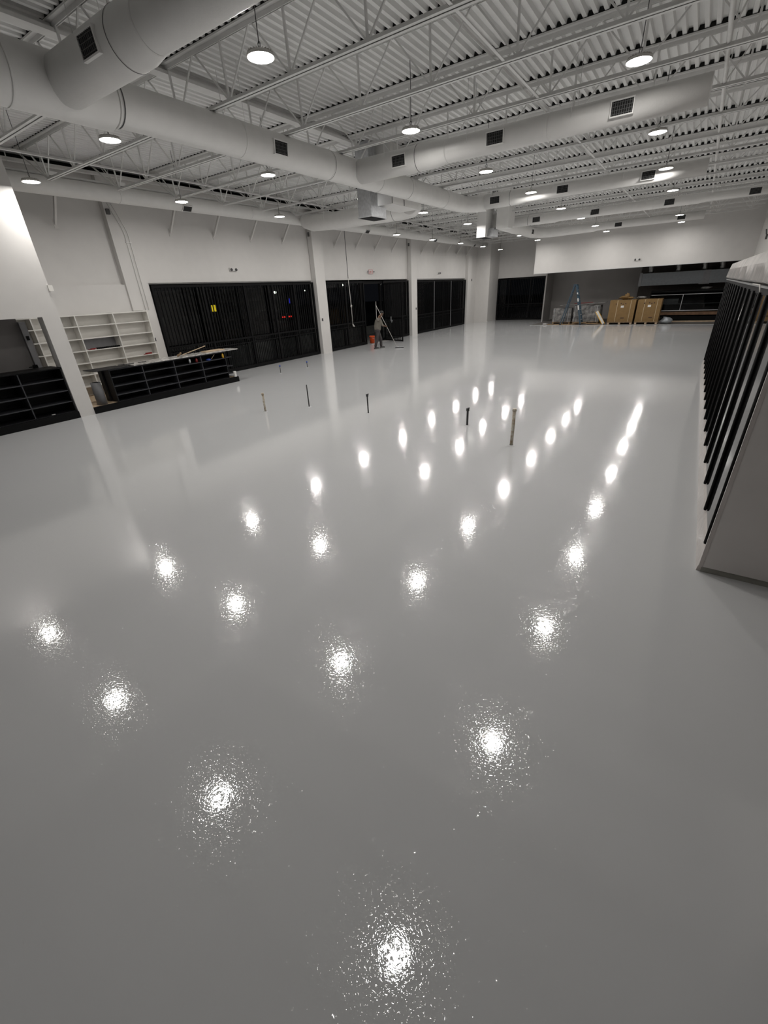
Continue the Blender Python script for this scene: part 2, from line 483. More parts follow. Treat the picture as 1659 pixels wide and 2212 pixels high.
grille('short black barred grille between the open gateway and second column', 'x', -15.22, 22.87, 25.7, 3.2, [22.9, 24.3, 25.66])
g3 = grille('black barred grille beyond the second column, split by pale uprights', 'x', -15.22, 26.53, 34.4, 3.17, [26.57, 30.5, 34.36], rail=1.15)
for u in (29.15, 31.8):
    part(MB().box(-15.2, -15.17, u - .02, u + .02, .1, 3.1), 'pale_upright', 'frame', g3, label='pale grey upright')
g4 = grille('black barred grille on the far end wall under the white bulkhead', 'y', FZ - .05, -14.12, -9.8, 3.11, [-14.08, -13.1, -11.4, -9.84], rail=1.2)
# open gate leaf swung into the room
ga = math.atan2(22.37 - 22.80, 1.45)
t = thing('gate_leaf', 'open black barred gate leaf swung into the room', 'gate', (-15.12, 22.80, 0.03), ga)
f = MB().box(0, .05, -.025, .025, 0, 3.02).box(1.47, 1.53, -.025, .025, 0, 3.02).box(0, 1.5, -.025, .025, 0, .07).box(0, 1.5, -.025, .025, 2.96, 3.02)
part(f, 'gate_frame', 'black', t)
part(MB().box(.05, 1.47, -.025, .025, 1.18, 1.26), 'middle_rail', 'black', t)
part(MB().box(.05, 1.47, -.02, .02, .28, .32), 'lower_rail', 'black', t)
f = MB(); u = .14
while u < 1.42:
    f.box(u - .012, u + .012, -.012, .012, .07, 2.96); u += .1
part(f, 'pickets', 'black', t)
part(MB().box(.55, .61, -.06, -.025, 1.05, 1.3).bar((.66, -.07, 1.0), (.72, -.07, 1.12), .03), 'latch', 'alu', t, label='silver latch')

# ------------------------------------------------------------------ columns
def column(y0, y1, label, dev):
    t = thing('column', label, 'column', (-15.0, (y0 + y1) / 2, 0))
    part(MB().box(-15.28, -15.02, y0, y1, 0, 5.9), 'shaft', 'wall', t)
    part(MB().box(-15.2, -15.12, y0 - .05, y0, 4.98, 5.14), 'junction_box', 'grille', t)
    part(MB().box(-15.02, -14.995, y0 + dev, y0 + dev + .07, 1.5, 1.62), 'switch_plate', 'blackedge', t)
    return t
column(16.95, 17.62, 'white square column between the first two barred windows', .12)
column(25.78, 26.48, 'white square column beyond the open gate leaf', .5)

# ================================================================== ROOF STEEL
ORD = ['first', 'second', 'third', 'fourth', 'fifth', 'sixth', 'seventh', 'eighth', 'ninth', 'tenth', 'eleventh', 'twelfth',
       'thirteenth', 'fourteenth', 'fifteenth', 'sixteenth', 'seventeenth', 'eighteenth', 'nineteenth', 'twentieth']
ZB = 5.45
def make_joist(xa, xb, y):
    t = thing('roof_joist', 'x', 'joist', (0, y, 6.2))
    part(MB().box(xa, xb, y - .085, y - .01, 6.245, 6.258).box(xa, xb, y + .01, y + .085, 6.245, 6.258).box(xa, xb, y - .02, y - .01, 6.18, 6.245).box(xa, xb, y + .01, y + .02, 6.18, 6.245)
         .box(xa, xb, y - .085, y - .02, 6.235, 6.247).box(xa, xb, y + .02, y + .085, 6.235, 6.247), 'top_chord', 'steel', t)
    bx0 = xa + 1.3; bx1 = xb - .3
    part(MB().box(bx0, bx1, y - .062, y - .01, ZB, ZB + .008).box(bx0, bx1, y + .01, y + .062, ZB, ZB + .008)
         .box(bx0, bx1, y - .018, y - .01, ZB, ZB + .06).box(bx0, bx1, y + .01, y + .018, ZB, ZB + .06), 'bottom_chord', 'steel', t)
    f = MB(); x = -5.67 - 1.385 * 8
    nodes = []
    while x < bx1:
        if x > bx0 - .1: nodes.append(x)
        x += 1.385
    for x in nodes:
        f.bar((x, y, ZB + .03), (x - .69, y, 6.22), .022)
        f.bar((x, y, ZB + .03), (x + .69, y, 6.22), .022)
        f.bar((x, y, ZB + .03), (x - .02, y, 6.22), .03)
    f.bar((bx0, y, ZB + .03), (xa + .1, y, 6.22), .03)
    part(f, 'web_lattice', 'steel', t)
    # shaded flute gaps over the top chord, built as a black strip
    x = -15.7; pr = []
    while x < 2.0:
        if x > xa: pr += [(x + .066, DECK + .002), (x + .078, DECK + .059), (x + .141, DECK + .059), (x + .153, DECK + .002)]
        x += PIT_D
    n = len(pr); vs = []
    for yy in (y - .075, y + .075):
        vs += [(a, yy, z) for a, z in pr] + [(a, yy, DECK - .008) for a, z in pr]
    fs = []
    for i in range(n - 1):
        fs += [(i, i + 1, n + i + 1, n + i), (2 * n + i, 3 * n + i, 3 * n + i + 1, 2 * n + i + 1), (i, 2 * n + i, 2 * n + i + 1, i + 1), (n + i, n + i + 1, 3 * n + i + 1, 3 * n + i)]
    part(MB()._add(vs, fs), 'flute_shade', 'void', t)
    return t
JY = [-2.33 + 1.733 * i for i in range(23)]
j0 = None
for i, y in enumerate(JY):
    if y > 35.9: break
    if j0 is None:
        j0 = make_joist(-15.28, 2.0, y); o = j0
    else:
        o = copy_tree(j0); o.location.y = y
    k = i - 3
    if y < 3.5:
        o['label'] = 'white lattice roof joist above and behind the viewer, %s of the row' % ORD[i]; o['group'] = 'joists at the camera end'
    else:
        o['label'] = 'white open-web roof joist, ' + (ORD[k] if k < 20 else 'last') + ' counted from the near end of the hall'
        o['group'] = 'open-web joists under the roof deck'
# bridging lines and service pipes, along Y
def yrun(name, mb, label, cat, m='steel'):
    return solo(mb, name, m, label, cat)
yrun('bridging_angle', MB().box(-3.10, -3.05, -3, 33, 5.46, 5.47).box(-3.10, -3.095, -3, 33, 5.46, 5.51), 'thin white bridging angle between the two right-hand lamp rows, low on the joists', 'bridging')
yrun('bridging_angle', MB().box(-3.96, -3.91, -3, 33, 6.215, 6.225).box(-3.96, -3.955, -3, 33, 6.17, 6.225), 'thin white bridging angle high under the deck, left of the low one', 'bridging')
yrun('bridging_angle', MB().box(-12.1, -12.05, -3, 36.4, 5.46, 5.47).box(-12.1, -12.095, -3, 36.4, 5.46, 5.51), 'thin white bridging angle beside the lamp row at the window side', 'bridging')
yrun('roof_beam', MB().box(-8.68, -8.48, -3, 11.9, 6.12, 6.17).box(-8.60, -8.56, -3, 11.9, 6.17, 6.24), 'flat white beam just under the deck beside the main duct', 'beam')
t = thing('sprinkler_pipe', 'white pipe run along the roof past the open duct ends', 'pipe', (-.43, 14, 5.5))
part(MB().tube([(-.43, -3, 5.52), (-.43, 32.9, 5.52)], .03, 10), 'pipe', 'steel', t)
for y in JY:
    if 2 < y < 32: part(MB().tube([(-.43, y + .5, 5.52), (-.43, y + .5, 6.28)], .006, 6), 'hanger_rod', 'steel', t)
part(MB().bar((-.43, 9.6, 5.52), (-.2, 9.7, 6.2), .02).bar((-.43, 11.6, 5.52), (-.1, 11.9, 6.2), .015), 'sway_brace', 'steel', t)
t = thing('sprinkler_pipe', 'white pipe run along the top of the wall duct', 'pipe', (-14.2, 14, 5.65))
part(MB().tube([(-14.4, -3, 5.66), (-14.4, 36.2, 5.66)], .03, 10), 'pipe', 'steel', t)
f = MB()
for k_ in range(1, 21): f.box(-14.5, -14.3, JY[k_] - .1 + .3, JY[k_] + .4, 5.635, 5.72)
part(f, 'clamps', 'steel', t)
# ledger and joist seats closing the slot at the head of the window wall
t = thing('ledger_girder', 'white lattice girder along the dark slot above the windows', 'girder', (-15.2, 15, 6.05))
part(MB().box(-15.29, -15.16, -3, FY, 6.0, 6.07), 'ledger', 'steel', t)
f = MB(); y = -2.6
while y < 36:
    f.bar((-15.22, y, 5.99), (-15.22, y + .02, 6.255), .02)
    f.bar((-15.22, y + .55, 6.255), (-15.22, y + .75, 5.99), .016)
    f.bar((-15.22, y + .75, 5.99), (-15.22, y + .80, 6.255), .016)
    y += 1.733 / 1.0
part(f, 'lattice', 'steel', t)
# kickers from the wall up to each joist end
br0 = None
for i, y in enumerate(JY):
    if y < 6 or y > 34.3: continue
    yy = y + .38
    if abs(yy - 17.2) < .45 or abs(yy - 26.1) < .45 or abs(yy - 8.45) < .4: continue
    k = i - 3
    if br0 is None:
        br0 = thing('diagonal_brace', 'x', 'brace', (-15.3, yy, 4.75))
        part(MB().bar((-15.29, yy, 4.72), (-14.67, yy, 5.44), .055, .07), 'strut', 'wall', br0)
        part(MB().box(-15.3, -15.28, yy - .05, yy + .05, 4.62, 4.84), 'wall_plate', 'wall', br0)
        o = br0
    else:
        o = copy_tree(br0); o.location.y = yy
    o['label'] = 'white sloping wall brace under the wall duct, at the %s joist from the near end' % (ORD[k] if k < 20 else 'last')
    o['group'] = 'kicker braces under the wall duct'

# ================================================================== DUCTS
def ring(mb, c, r_, axis, w_=.012, h=.006):
    a = {'y': Vector((0, 1, 0)), 'x': Vector((1, 0, 0))}[axis]
    c = Vector(c)
    return mb.tube([c - a * w_, c + a * w_], r_ + h, 32)
def vent(parent, c, axis, r_, el, wd=.33, ht=.2):
    """grille let into the side of a round duct; el = angle below horizontal of its face; faces camera side"""
    n = Vector((math.cos(el), 0, -math.sin(el))) if axis == 'y' else Vector((0, -math.cos(el), -math.sin(el)))
    a = Vector((0, 1, 0)) if axis == 'y' else Vector((1, 0, 0))
    up = n.cross(a).normalized()
    if up.z < 0: up = -up
    c = Vector(c) + n * (r_ + .012)
    def quad(mb, u0, u1, v0, v1, d0, d1):
        vs = []
        for d_ in (d0, d1):
            for (u, v) in ((u0, v0), (u1, v0), (u1, v1), (u0, v1)):
                vs.append(c + a * u + up * v + n * d_)
        mb._add(vs, [(0, 1, 2, 3), (4, 5, 6, 7), (0, 1, 5, 4), (1, 2, 6, 5), (2, 3, 7, 6), (3, 0, 4, 7)])
    f = MB(); w2 = wd / 2; h2 = ht / 2
    quad(f, -w2 - .018, w2 + .018, h2, h2 + .018, -.07, .008); quad(f, -w2 - .018, w2 + .018, -h2 - .018, -h2, -.07, .008)
    quad(f, -w2 - .018, -w2, -h2, h2, -.07, .008); quad(f, w2, w2 + .018, -h2, h2, -.07, .008)
    o = part(f, 'vent_grille', 'duct', parent)
    f = MB(); quad(f, -w2, w2, -h2, h2, -.010, -.006)
    ORG[o.name] = ORG[parent.name]
    part(f, 'vent_opening', 'void', o)
    f = MB(); k = 9
    for i in range(k):
        u = -w2 + wd * (i + .5) / k; quad(f, u - .004, u + .004, -h2, h2, -.006, .004)
    for i in range(4):
        v = -h2 + ht * (i + .5) / 4; quad(f, -w2, w2, v - .003, v + .003, -.006, .002)
    part(f, 'vent_blades', 'grille', o)
def strap(parent, c, axis, r_):
    f = MB(); ring(f, c, r_, axis, .012, .004)
    part(f, 'hanger_strap', 'duct', parent)
def wire(parent, c, top=6.2):
    part(MB().tube([(c[0], c[1], c[2]), (c[0], c[1], top)], .005, 6), 'hanger_wire', 'steel', parent)
ZD = 5.21; TX = -7.65
t = thing('main_duct', 'large white round trunk duct running the length of the hall', 'duct', (TX, 10, ZD))
pts = [(TX, y, ZD) for y in (-3, 0, 2, 4.55)] + [(TX, 4.62, ZD)] + [(TX, y, ZD) for y in (7, 10, 13, 16.4)]
rr = [.345, .345, .345, .34, .275, .275, .275, .26, .25]
cb = (TX + .75, 16.45, ZD)
pts += circ(cb, .75, PI, PI / 2, 8)[1:]; rr += [.245] * 8
part(MB().tube(pts, rr, 32), 'duct_body', 'duct', t)
for y, r_ in ((3.3, .345), (4.62, .30), (9.4, .275), (6.9, .275), (11.4, .27), (12.9, .265), (15.2, .255)):
    strap(t, (TX, y, ZD), 'y', r_)
part(ring(MB(), (TX, 9.43, ZD), .272, 'y', .006, .004), 'dark_seam', 'seam', t)
part(ring(MB(), (TX, 4.68, ZD), .28, 'y', .006, .004), 'dark_seam', 'seam', t)
for y in (1.5, 6.9, 13.0, 15.2): wire(t, (TX - .27, y, ZD)); wire(t, (TX + .27, y, ZD))
vent(t, (TX, 7.72, ZD), 'y', .275, .12)
def branch(y, label, x1, r0, r1, xt, xs, ventx, ends_at=None, z=ZD, taper_end=None, x0=TX):
    t = thing('branch_duct', label, 'duct', (-4, y, z))
    pts = [(x0 + (.24 if x0 == TX else 0), y, z), (xt - .12, y, z), (xt + .12, y, z), (x1, y, z)]
    rr = [r0, r0, r1, r1]
    if taper_end:
        pts = pts[:3] + [(taper_end, y, z), (taper_end + .25, y, z), (x1, y, z)]; rr = rr[:3] + [r1, r1 * .8, r1 * .8]
    part(MB().tube(pts, rr, 32), 'duct_body', 'duct', t)
    for x in xs: strap(t, (x, y, z), 'x', r0 if x < xt else r1)
    part(ring(MB(), (xs[0], y, z), r0, 'x', .006, .006), 'dark_seam', 'seam', t)
    for x in ventx: vent(t, (x, y, z), 'x', r0 if x < xt else (r1 if not taper_end or x < taper_end else r1 * .8), .08, .33, .19)
    for x in (-6.6, -4.6, -2.6): wire(t, (x, y - .2, z)); wire(t, (x, y + .2, z))
    return t
branch(3.96, 'white round branch duct nearest the camera, leaving the trunk at top left', 1.6, .27, .235, -5.55, (-5.85, -5.4, -3.2, -1), (-6.22, -4.1))
branch(10.4, 'long white round branch duct past the middle lamps, second from the camera', -.55, .24, .205, -5.25, (-5.8, -5.1, -3.0), (-6.2, -4.0, -1.77), z=5.19)
branch(17.1, 'white round branch duct at the bend of the trunk, third from the camera', -.55, .22, .185, -5.6, (-6.0, -3.2), (-6.5, -4.3, -1.95), z=5.22, x0=TX + .75)
branch(23.4, 'white round branch duct that runs on to the right wall, fourth from the camera', 2.0, .2, .17, -6.0, (-7.3, -4.9, -2.3), (-6.9, -4.45, -1.75, .9), taper_end=-.8, x0=-8.2)
# far trunk bending into the last branch
t = thing('branch_duct', 'farthest white round duct, bending towards the bulkhead', 'duct', (-8.6, 26, 5.2))
pts = [(-8.5, 22.3, 5.2), (-8.6, 25, 5.2), (-8.7, 28.6, 5.2)] + circ((-7.8, 28.7, 5.2), .9, PI, PI / 2, 8) + [(-5.6, 29.6, 5.2), (-5.4, 29.6, 5.2), (-.6, 29.6, 5.2)]
rr = [.26] * 3 + [.25] * 9 + [.21, .17, .17]
part(MB().tube(pts, rr, 32), 'duct_body', 'duct', t)
for x in (-7.02, -4.37, -1.55): vent(t, (x, 29.6, 5.2), 'x', .2 if x < -6 else .17, .08, .33, .18)
vent(t, (-8.68, 27.9, 5.2), 'y', .25, .1, .33, .2)
strap(t, (-6.3, 29.6, 5.2), 'x', .21)
for x in (-6.6, -2.6): wire(t, (x, 29.6, 5.2))
# wall duct
t = thing('perimeter_duct', 'white round duct running along above the barred windows', 'duct', (-14.4, 16, 5.42))
part(MB().tube([(-14.4, y, 5.42) for y in (-3, 6, 12, 20, 30, 36.0)], .2, 28), 'duct_body', 'duct', t)
for y in (3, 8.2, 13, 18.5, 22, 26.5, 31): strap(t, (-14.4, y, 5.42), 'y', .2)
for y in (10.3, 17.7, 20.25, 27.5, 30.9, 33.6): vent(t, (-14.4, y, 5.42), 'y', .2, .75, .3, .16)
# cross duct into the wall duct
t = thing('cross_duct', 'white round duct crossing from the hanging box to the wall duct', 'duct', (-11.5, 15, 5.12))
pts = [(-14.35, 15.95, 5.38), (-13.9, 15.5, 5.3), (-13.2, 15.1, 5.15), (-12, 15.0, 5.08), (-9.6, 15.0, 5.05)] + circ((-9.1, 14.2, 5.05), .8, PI / 2, 0, 8)
rr = [.2, .26, .28, .28, .28] + [.28] * 9
part(MB().tube(pts, rr, 32), 'duct_body', 'duct', t)
part(ring(MB(), (-9.35, 15.0, 5.05), .28, 'x', .006, .005), 'dark_seam', 'seam', t)
part(MB().tube([(-12.3, 14.7, 5.1), (-12.3, 14.7, 6.2)], .006, 6), 'hanger_wire', 'steel', t)
part(MB().tube([(-12.3, 15.3, 5.1), (-12.3, 15.3, 6.2)], .006, 6), 'hanger_wire', 'steel', t)
# unit drops
t = thing('air_return_box', 'shiny galvanised square return drop hanging beside the trunk duct', 'duct box', (-8.57, 12.4, 4.55))
part(MB().box(-8.8, -8.34, 12.1, 12.45, 4.55, 6.26), 'upper_box', 'galv', t)
part(MB().box(-8.8, -8.34, 12.45, 12.88, 4.55, 4.82), 'lower_box', 'galv', t)
part(MB().box(-8.77, -8.37, 12.13, 12.85, 4.54, 4.56), 'intake', 'void', t, label='dark open intake')
part(MB().box(-8.82, -8.32, 12.08, 12.90, 4.55, 4.58).box(-8.81, -8.33, 12.09, 12.46, 5.2, 5.22), 'flange', 'alu', t)
t = thing('air_supply_box', 'white square supply drop with plenum behind the trunk duct', 'duct box', (-8.3, 13.1, 4.9))
part(MB().box(-8.68, -7.97, 12.62, 14.2, 4.86, 5.36), 'plenum', 'duct', t)
part(MB().box(-8.68, -7.97, 12.62, 13.25, 5.36, 6.26), 'riser', 'duct', t)
part(MB().box(-7.97, -7.96, 12.64, 12.66, 4.87, 5.35).box(-7.97, -7.955, 13.3, 13.32, 4.87, 5.35), 'dark_seam', 'seam', t)
t = thing('air_return_box', 'white square return drop farther back, with silver lower corner', 'duct box', (-8.66, 21.5, 4.55))
part(MB().box(-8.88, -8.47, 21.1, 22.0, 4.56, 6.26), 'upper_box', 'duct', t)
part(MB().box(-8.86, -8.49, 21.12, 21.98, 4.545, 4.565), 'intake', 'void', t, label='dark open intake')
part(MB().prism([(21.3, 4.58), (21.95, 4.58), (21.95, 4.95), (21.45, 4.9)], 'x', -8.47, -8.2), 'boot', 'galv', t, label='shiny silver boot')
t = thing('air_supply_box', 'white square supply drop beside the farther return drop', 'duct box', (-8.0, 21.8, 4.85))
part(MB().box(-8.15, -7.6, 21.5, 22.1, 4.85, 6.26), 'riser', 'duct', t)
part(MB().box(-8.76, -7.6, 22.1, 22.28, 4.93, 5.47), 'plenum', 'duct', t)

# ================================================================== LAMPS
LAMPS = [(0, 2, -1.45, 9.07, 5.36), (0, 3, -1.45, 12.77, 5.27), (0, 4, -1.5, 16.5, 5.22), (0, 5, -1.51, 20.35, 5.19), (0, 6, -1.57, 24.4, 5.19), (0, 7, -1.58, 28.2, 5.17), (0, 8, -1.62, 31.7, 5.158), (1, 1, -5.26, 5.35, 5.3), (1, 2, -5.24, 9.07, 5.29), (1, 3, -5.19, 12.77, 5.19), (1, 4, -5.16, 16.5, 5.18), (1, 5, -5.14, 20.35, 5.12), (1, 6, -5.23, 24.4, 5.14), (1, 7, -5.28, 28.2, 5.13), (1, 8, -5.28, 31.7, 5.108), (2, 1, -9.14, 5.35, 5.18), (2, 2, -9.19, 9.07, 5.21), (2, 3, -9.09, 12.77, 5.14), (2, 4, -9.07, 16.5, 5.11), (2, 5, -9.0, 20.35, 5.04), (2, 6, -9.3, 24.4, 5.05), (2, 7, -9.23, 28.2, 5.08), (2, 8, -9.22, 31.7, 5.039), (3, 1, -12.63, 5.35, 5.1), (3, 2, -12.75, 9.07, 5.14), (3, 3, -12.67, 12.77, 5.09), (3, 4, -12.66, 16.5, 5.04), (3, 5, -12.63, 20.35, 5.0), (3, 6, -12.84, 24.4, 5.02), (3, 7, -12.89, 28.2, 5.03), (3, 8, -13.01, 32.1, 5.03), (3, 9, -12.74, 34.8, 4.94),
         (0, 1, -1.43, 5.3, 5.3), (0, 0, -1.42, 1.73, 5.2), (1, 0, -5.12, 1.75, 5.2), (2, 0, -8.9, 1.8, 5.2), (3, 0, -12.55, 1.9, 5.1)]
ROWN = ['right-hand row', 'second row from the right', 'third row from the right', 'row beside the barred windows']
def make_lamp():
    t = thing('high_bay_lamp', 'x', 'lamp', (0, 0, 0))
    part(MB().lathe([(0.0, .075), (.055, .075), (.065, .065), (.07, .045), (.15, .035), (.172, .022), (.178, 0.0), (.166, -.004), (.163, .01)], n=32), 'housing', 'housing', t)
    f = MB()
    for k in range(24):
        a = 2 * PI * k / 24
        f.bar((.07 * math.cos(a), .07 * math.sin(a), .05), (.16 * math.cos(a), .16 * math.sin(a), .04), .005, .02)
    part(f, 'cooling_fins', 'housing', t)
    part(MB().disc((0, 0, .004), .162, 32), 'lens', 'lens', t, label='glowing white lens')
    part(MB().tube([(0, 0, .07), (.015, 0, .10), (.02, 0, .13), (0, 0, .155), (-.02, 0, .13), (-.015, 0, .10), (0, 0, .07)], .005, 6), 'hook', 'cable', t)
    part(MB().tube([(0, 0, .13), (.004, 0, .6), (0, 0, 1.02)], .006, 6), 'cord', 'cable', t)
    return t
proto = None
cnt = {}
for (c, rw, x, y, z) in sorted(LAMPS, key=lambda q: (q[0], q[1])):
    if proto is None: proto = make_lamp(); o = proto
    else: o = copy_tree(proto)
    o.location = (x, y, z)
    for ch in o.children:
        if ch.name.startswith('cord'): ch.scale.z = (DECK + .01 - z) / 1.02
    vis = (c == 0 and rw >= 2) or (c in (1, 2, 3) and rw >= 1)
    if vis:
        k = cnt.get(c, 0); cnt[c] = k + 1
        if c == 2 and rw == 6: o['label'] = 'glowing high-bay lamp hidden behind the farther duct drop'
        else: o['label'] = 'glowing round high-bay lamp, %s from the near end in the %s' % (ORD[k], ROWN[c])
        o['group'] = 'high-bay lamps over the hall'
    else:
        o['label'] = 'glowing high-bay lamp out of frame, its floor reflection %s' % ('lowest right of centre' if (c, rw) == (0, 0) else 'in the lower left third' if c == 1 else 'at the left, below the black counters' if c == 2 else 'nearest the left photo edge' if c == 3 else 'right of centre, second from the bottom')
        o['group'] = 'high-bay lamps out of view'

# the four lamps nearest the viewer burn dimmer
for o in list(bpy.data.objects):
    if o.name.startswith('high_bay_lamp') and o.location.y < 2.5:
        for ch in o.children:
            if ch.name.startswith('lens'):
                ch.data = ch.data.copy(); ch.data.materials[0] = M['lensdim']

# ================================================================== LEFT COUNTER AREA
def counter(name, label, y0, y1, xb, xf, z0, z1, divs, rows, top_m, th=.03):
    t = thing(name, label, 'counter', ((xb + xf) / 2, (y0 + y1) / 2, z0))
    part(MB().box(xb, xf, y0, y0 + .025, z0, z1 - th), 'end_panel', 'blackm', t)
    part(MB().box(xb, xf, y1 - .025, y1, z0, z1 - th), 'end_panel', 'blackm', t)
    part(MB().box(xb, xb + .02, y0 + .025, y1 - .025, z0, z1 - th), 'back_panel', 'blackm', t)
    for u in divs:
        part(MB().box(xb + .02, xf, u - .0125, u + .0125, z0, z1 - th), 'divider', 'blackedge', t)
    for r_ in rows:
        part(MB().box(xb + .02, xf - .003, y0 + .025, y1 - .025, r_ - .0125, r_ + .0125), 'shelf', 'blackedge', t)
    part(MB().box(xb + .02, xf, y0 + .025, y1 - .025, z0, z0 + .02), 'bottom_panel', 'blackm', t)
    part(MB().box(xb - .02, xf + .02, y0 - .01, y1 + .02, z1 - th, z1), 'countertop', top_m, t, .003)
    return t
counter('display_counter', 'tall black open-shelf counter inside the pass-through opening', 1.1, 4.775, -13.85, -13.24, .172, 1.30,
        [1.9, 2.86, 3.825], [1.01, .72, .44], 'black')
solo(MB().box(-13.32, -13.27, 4.2, 4.28, .194, .205), 'paper_scrap', 'paper', 'small white scrap lying on the bottom shelf of the near black counter', 'paper')
c2 = counter('display_counter', 'black open-shelf counter with marble top on the platform', 5.88, 9.79, -13.80, -13.22, .172, 1.06,
        [6.84, 7.85, 8.83], [.84, .60, .36], 'blackm')
part(MB().box(-13.86, -13.2, 5.5, 6.4, 1.06, 1.075), 'counter_skin', 'blackm', c2)
part(MB().box(-13.80, -13.6, 5.84, 5.88, .172, 1.04), 'side_fin', 'blackm', c2)
part(MB().box(-13.82, -13.20, 6.6, 10.35, 1.0601, 1.09), 'marble_top', 'marble', c2, .004, label='veined grey marble slab')
for z in (.30, .55, .84):
    part(MB().box(-13.75, -13.28, 9.79, 10.08, z - .01, z + .01), 'end_shelf', 'blackedge', c2)
part(MB().box(-13.8, -13.78, 9.79, 10.08, .172, 1.06), 'end_back', 'blackm', c2)
# clutter on the marble
solo(MB().bar((-13.7, 8.5, 1.10), (-13.6, 9.35, 1.28), .03, .02), 'wood_lath', 'wood', 'pale lath propped on the marble counter top', 'wood strip')
solo(MB().box(-13.7, -13.4, 9.2, 9.95, 1.092, 1.12), 'sample_board', 'wood', 'flat tan board lying at the far end of the marble top', 'board')
solo(MB().tube([(-13.5, 8.22, 1.093), (-13.5, 8.22, 1.12), (-13.48, 8.3, 1.16), (-13.46, 8.32, 1.20)], [.03, .035, .025, .03], 10), 'hand_tool', 'scrap', 'small brown tool standing on the marble top', 'tool')
solo(MB().bar((-13.6, 6.35, 1.10), (-13.35, 6.7, 1.115), .05, .012).bar((-13.5, 6.9, 1.10), (-13.4, 7.1, 1.11), .06, .012), 'scrap_strips', 'blackm', 'dark offcut strips on the near end of the marble top', 'offcuts')
for (y, x, m, nm, lb, dz, dy) in [(8.45, -13.3, 'alu', 'spray_can', 'silver can on the top shelf of the marble-topped counter', .16, .035), (8.7, -13.3, 'red', 'paint_tin', 'red tin beside the shelf divider of the marble-topped counter', .13, .04),
                              (9.15, -13.3, 'bluep', 'cleaning_cloth', 'small blue bundle on the last top shelf bay', .05, .08), (9.72, -13.27, 'yellow', 'spray_bottle', 'yellow bottle at the far end of the counter shelf', .15, .035)]:
    solo(MB().lathe([(0, 0), (dy, 0), (dy, dz * .75), (dy * .5, dz * .85), (dy * .5, dz), (0, dz)], (x, y, .8535), 12), nm, m, lb, nm.split('_')[-1], loc=(x, y, .8535))
solo(MB().bar((-13.35, 9.3, .87), (-13.3, 9.42, 1.005), .016), 'wood_stick', 'wood', 'short wooden stick leaning in the last counter bay', 'stick')
solo(MB().box(-13.26, -13.185, 10.0, 10.08, .173, .36), 'white_box', 'paper', 'small upright white carton on the platform edge beside the counter end', 'box', bevel=.004)
# rolled mat
t = thing('rolled_mat', 'grey roll of sheeting standing at the left end of the marble counter', 'roll', (-13.40, 5.52, .172))
part(MB().lathe([(.09, .6), (.125, .6), (.13, .3), (.128, 0), (.09, 0)], (-13.40, 5.52, .172), 24), 'outer_layer', 'matgrey', t)
part(MB().lathe([(.09, .6), (.09, .02)], (-13.40, 5.52, .172), 24), 'core', 'blackm', t)
# white wall shelving
t = thing('shelving_unit', 'tall white open shelving unit against the left wall', 'shelving', (-15.1, 6.5, .17))
XS0, XS1 = -15.29, -14.95
rows = [.172, .47, .80, 1.13, 1.47, 1.80, 2.14, 2.44]
cols = [2.9, 4.0, 5.12, 6.23, 7.32, 8.42]
part(MB().box(XS0, XS0 + .015, cols[0], cols[-1], .172, 2.44), 'back_panel', 'shelfwhite', t)
for u in cols:
    part(MB().box(XS0 + .015, XS1, u - .014, u + .014, .172, 2.455), 'upright', 'shelfwhite', t)
for i in range(len(cols) - 1):
    for z in rows[1:-1]:
        part(MB().box(XS0 + .015, XS1 - .004, cols[i] + .014, cols[i + 1] - .014, z - .012, z + .012), 'shelf', 'shelfwhite', t)
part(MB().box(XS0 + .015, XS1 - .002, cols[0] + .014, cols[-1] - .014, 2.42, 2.452), 'top_board', 'shelfwhite', t)
part(MB().box(XS0 + .0155, XS0 + .02, 6.25, 7.3, 1.485, 1.785), 'dark_liner', 'frame', t, label='dark grey lined compartment')
for k in range(13):
    solo(MB().lathe([(0, 0), (.028, 0), (.028, .045), (0, .05)], (-15.0, 6.58 + k * .055, 1.4825), 10), 'black_jar', 'rubber',
         'small black jar on the dark grey shelf, %s from the left of the neat line' % ORD[k], 'jar', 'line of black jars on the shelving')
solo(MB().box(-15.08, -14.98, 6.34, 6.5, 1.4825, 1.50).box(-15.06, -15.0, 6.4, 6.56, 1.50, 1.52), 'tool_tray', 'red', 'flat reddish tray at the left end of the jar line', 'tray')
solo(MB().box(-15.05, -14.98, 8.02, 8.22, 1.143, 1.19).box(-15.04, -14.99, 7.95, 8.02, 1.143, 1.16), 'red_box', 'red', 'small red packet on the right column of the white shelving', 'packet')
solo(MB().box(-15.24, -15.21, 8.56, 8.62, 1.49, 1.6), 'power_socket', 'blackedge', 'small dark socket plate on the wall beside the white shelving', 'socket')
solo(MB().box(-15.24, -15.16, 8.18, 8.27, 5.06, 5.2), 'junction_box', 'grille', 'dark junction box high on the wall above the shelving', 'junction box')
solo(MB().box(-13.26, -13.16, 5.14, 5.24, 3.02, 3.15), 'sensor_box', 'shelfwhite', 'small white box on the edge of the partition wall', 'sensor')
t = thing('electrical_conduit', 'pair of thin conduits running down the wall above the shelving', 'conduit', (-15.2, 8.6, 3))
for u in (8.55, 8.66):
    part(MB().tube([(-15.215, u, 2.46), (-15.215, u, 4.6), (-15.215, u - .04, 4.75), (-15.215, u - .3, 5.4)], .009, 8), 'conduit', 'steel', t)
part(MB().box(-15.24, -15.2, 8.52, 8.69, 4.36, 4.38), 'clip', 'steel', t)

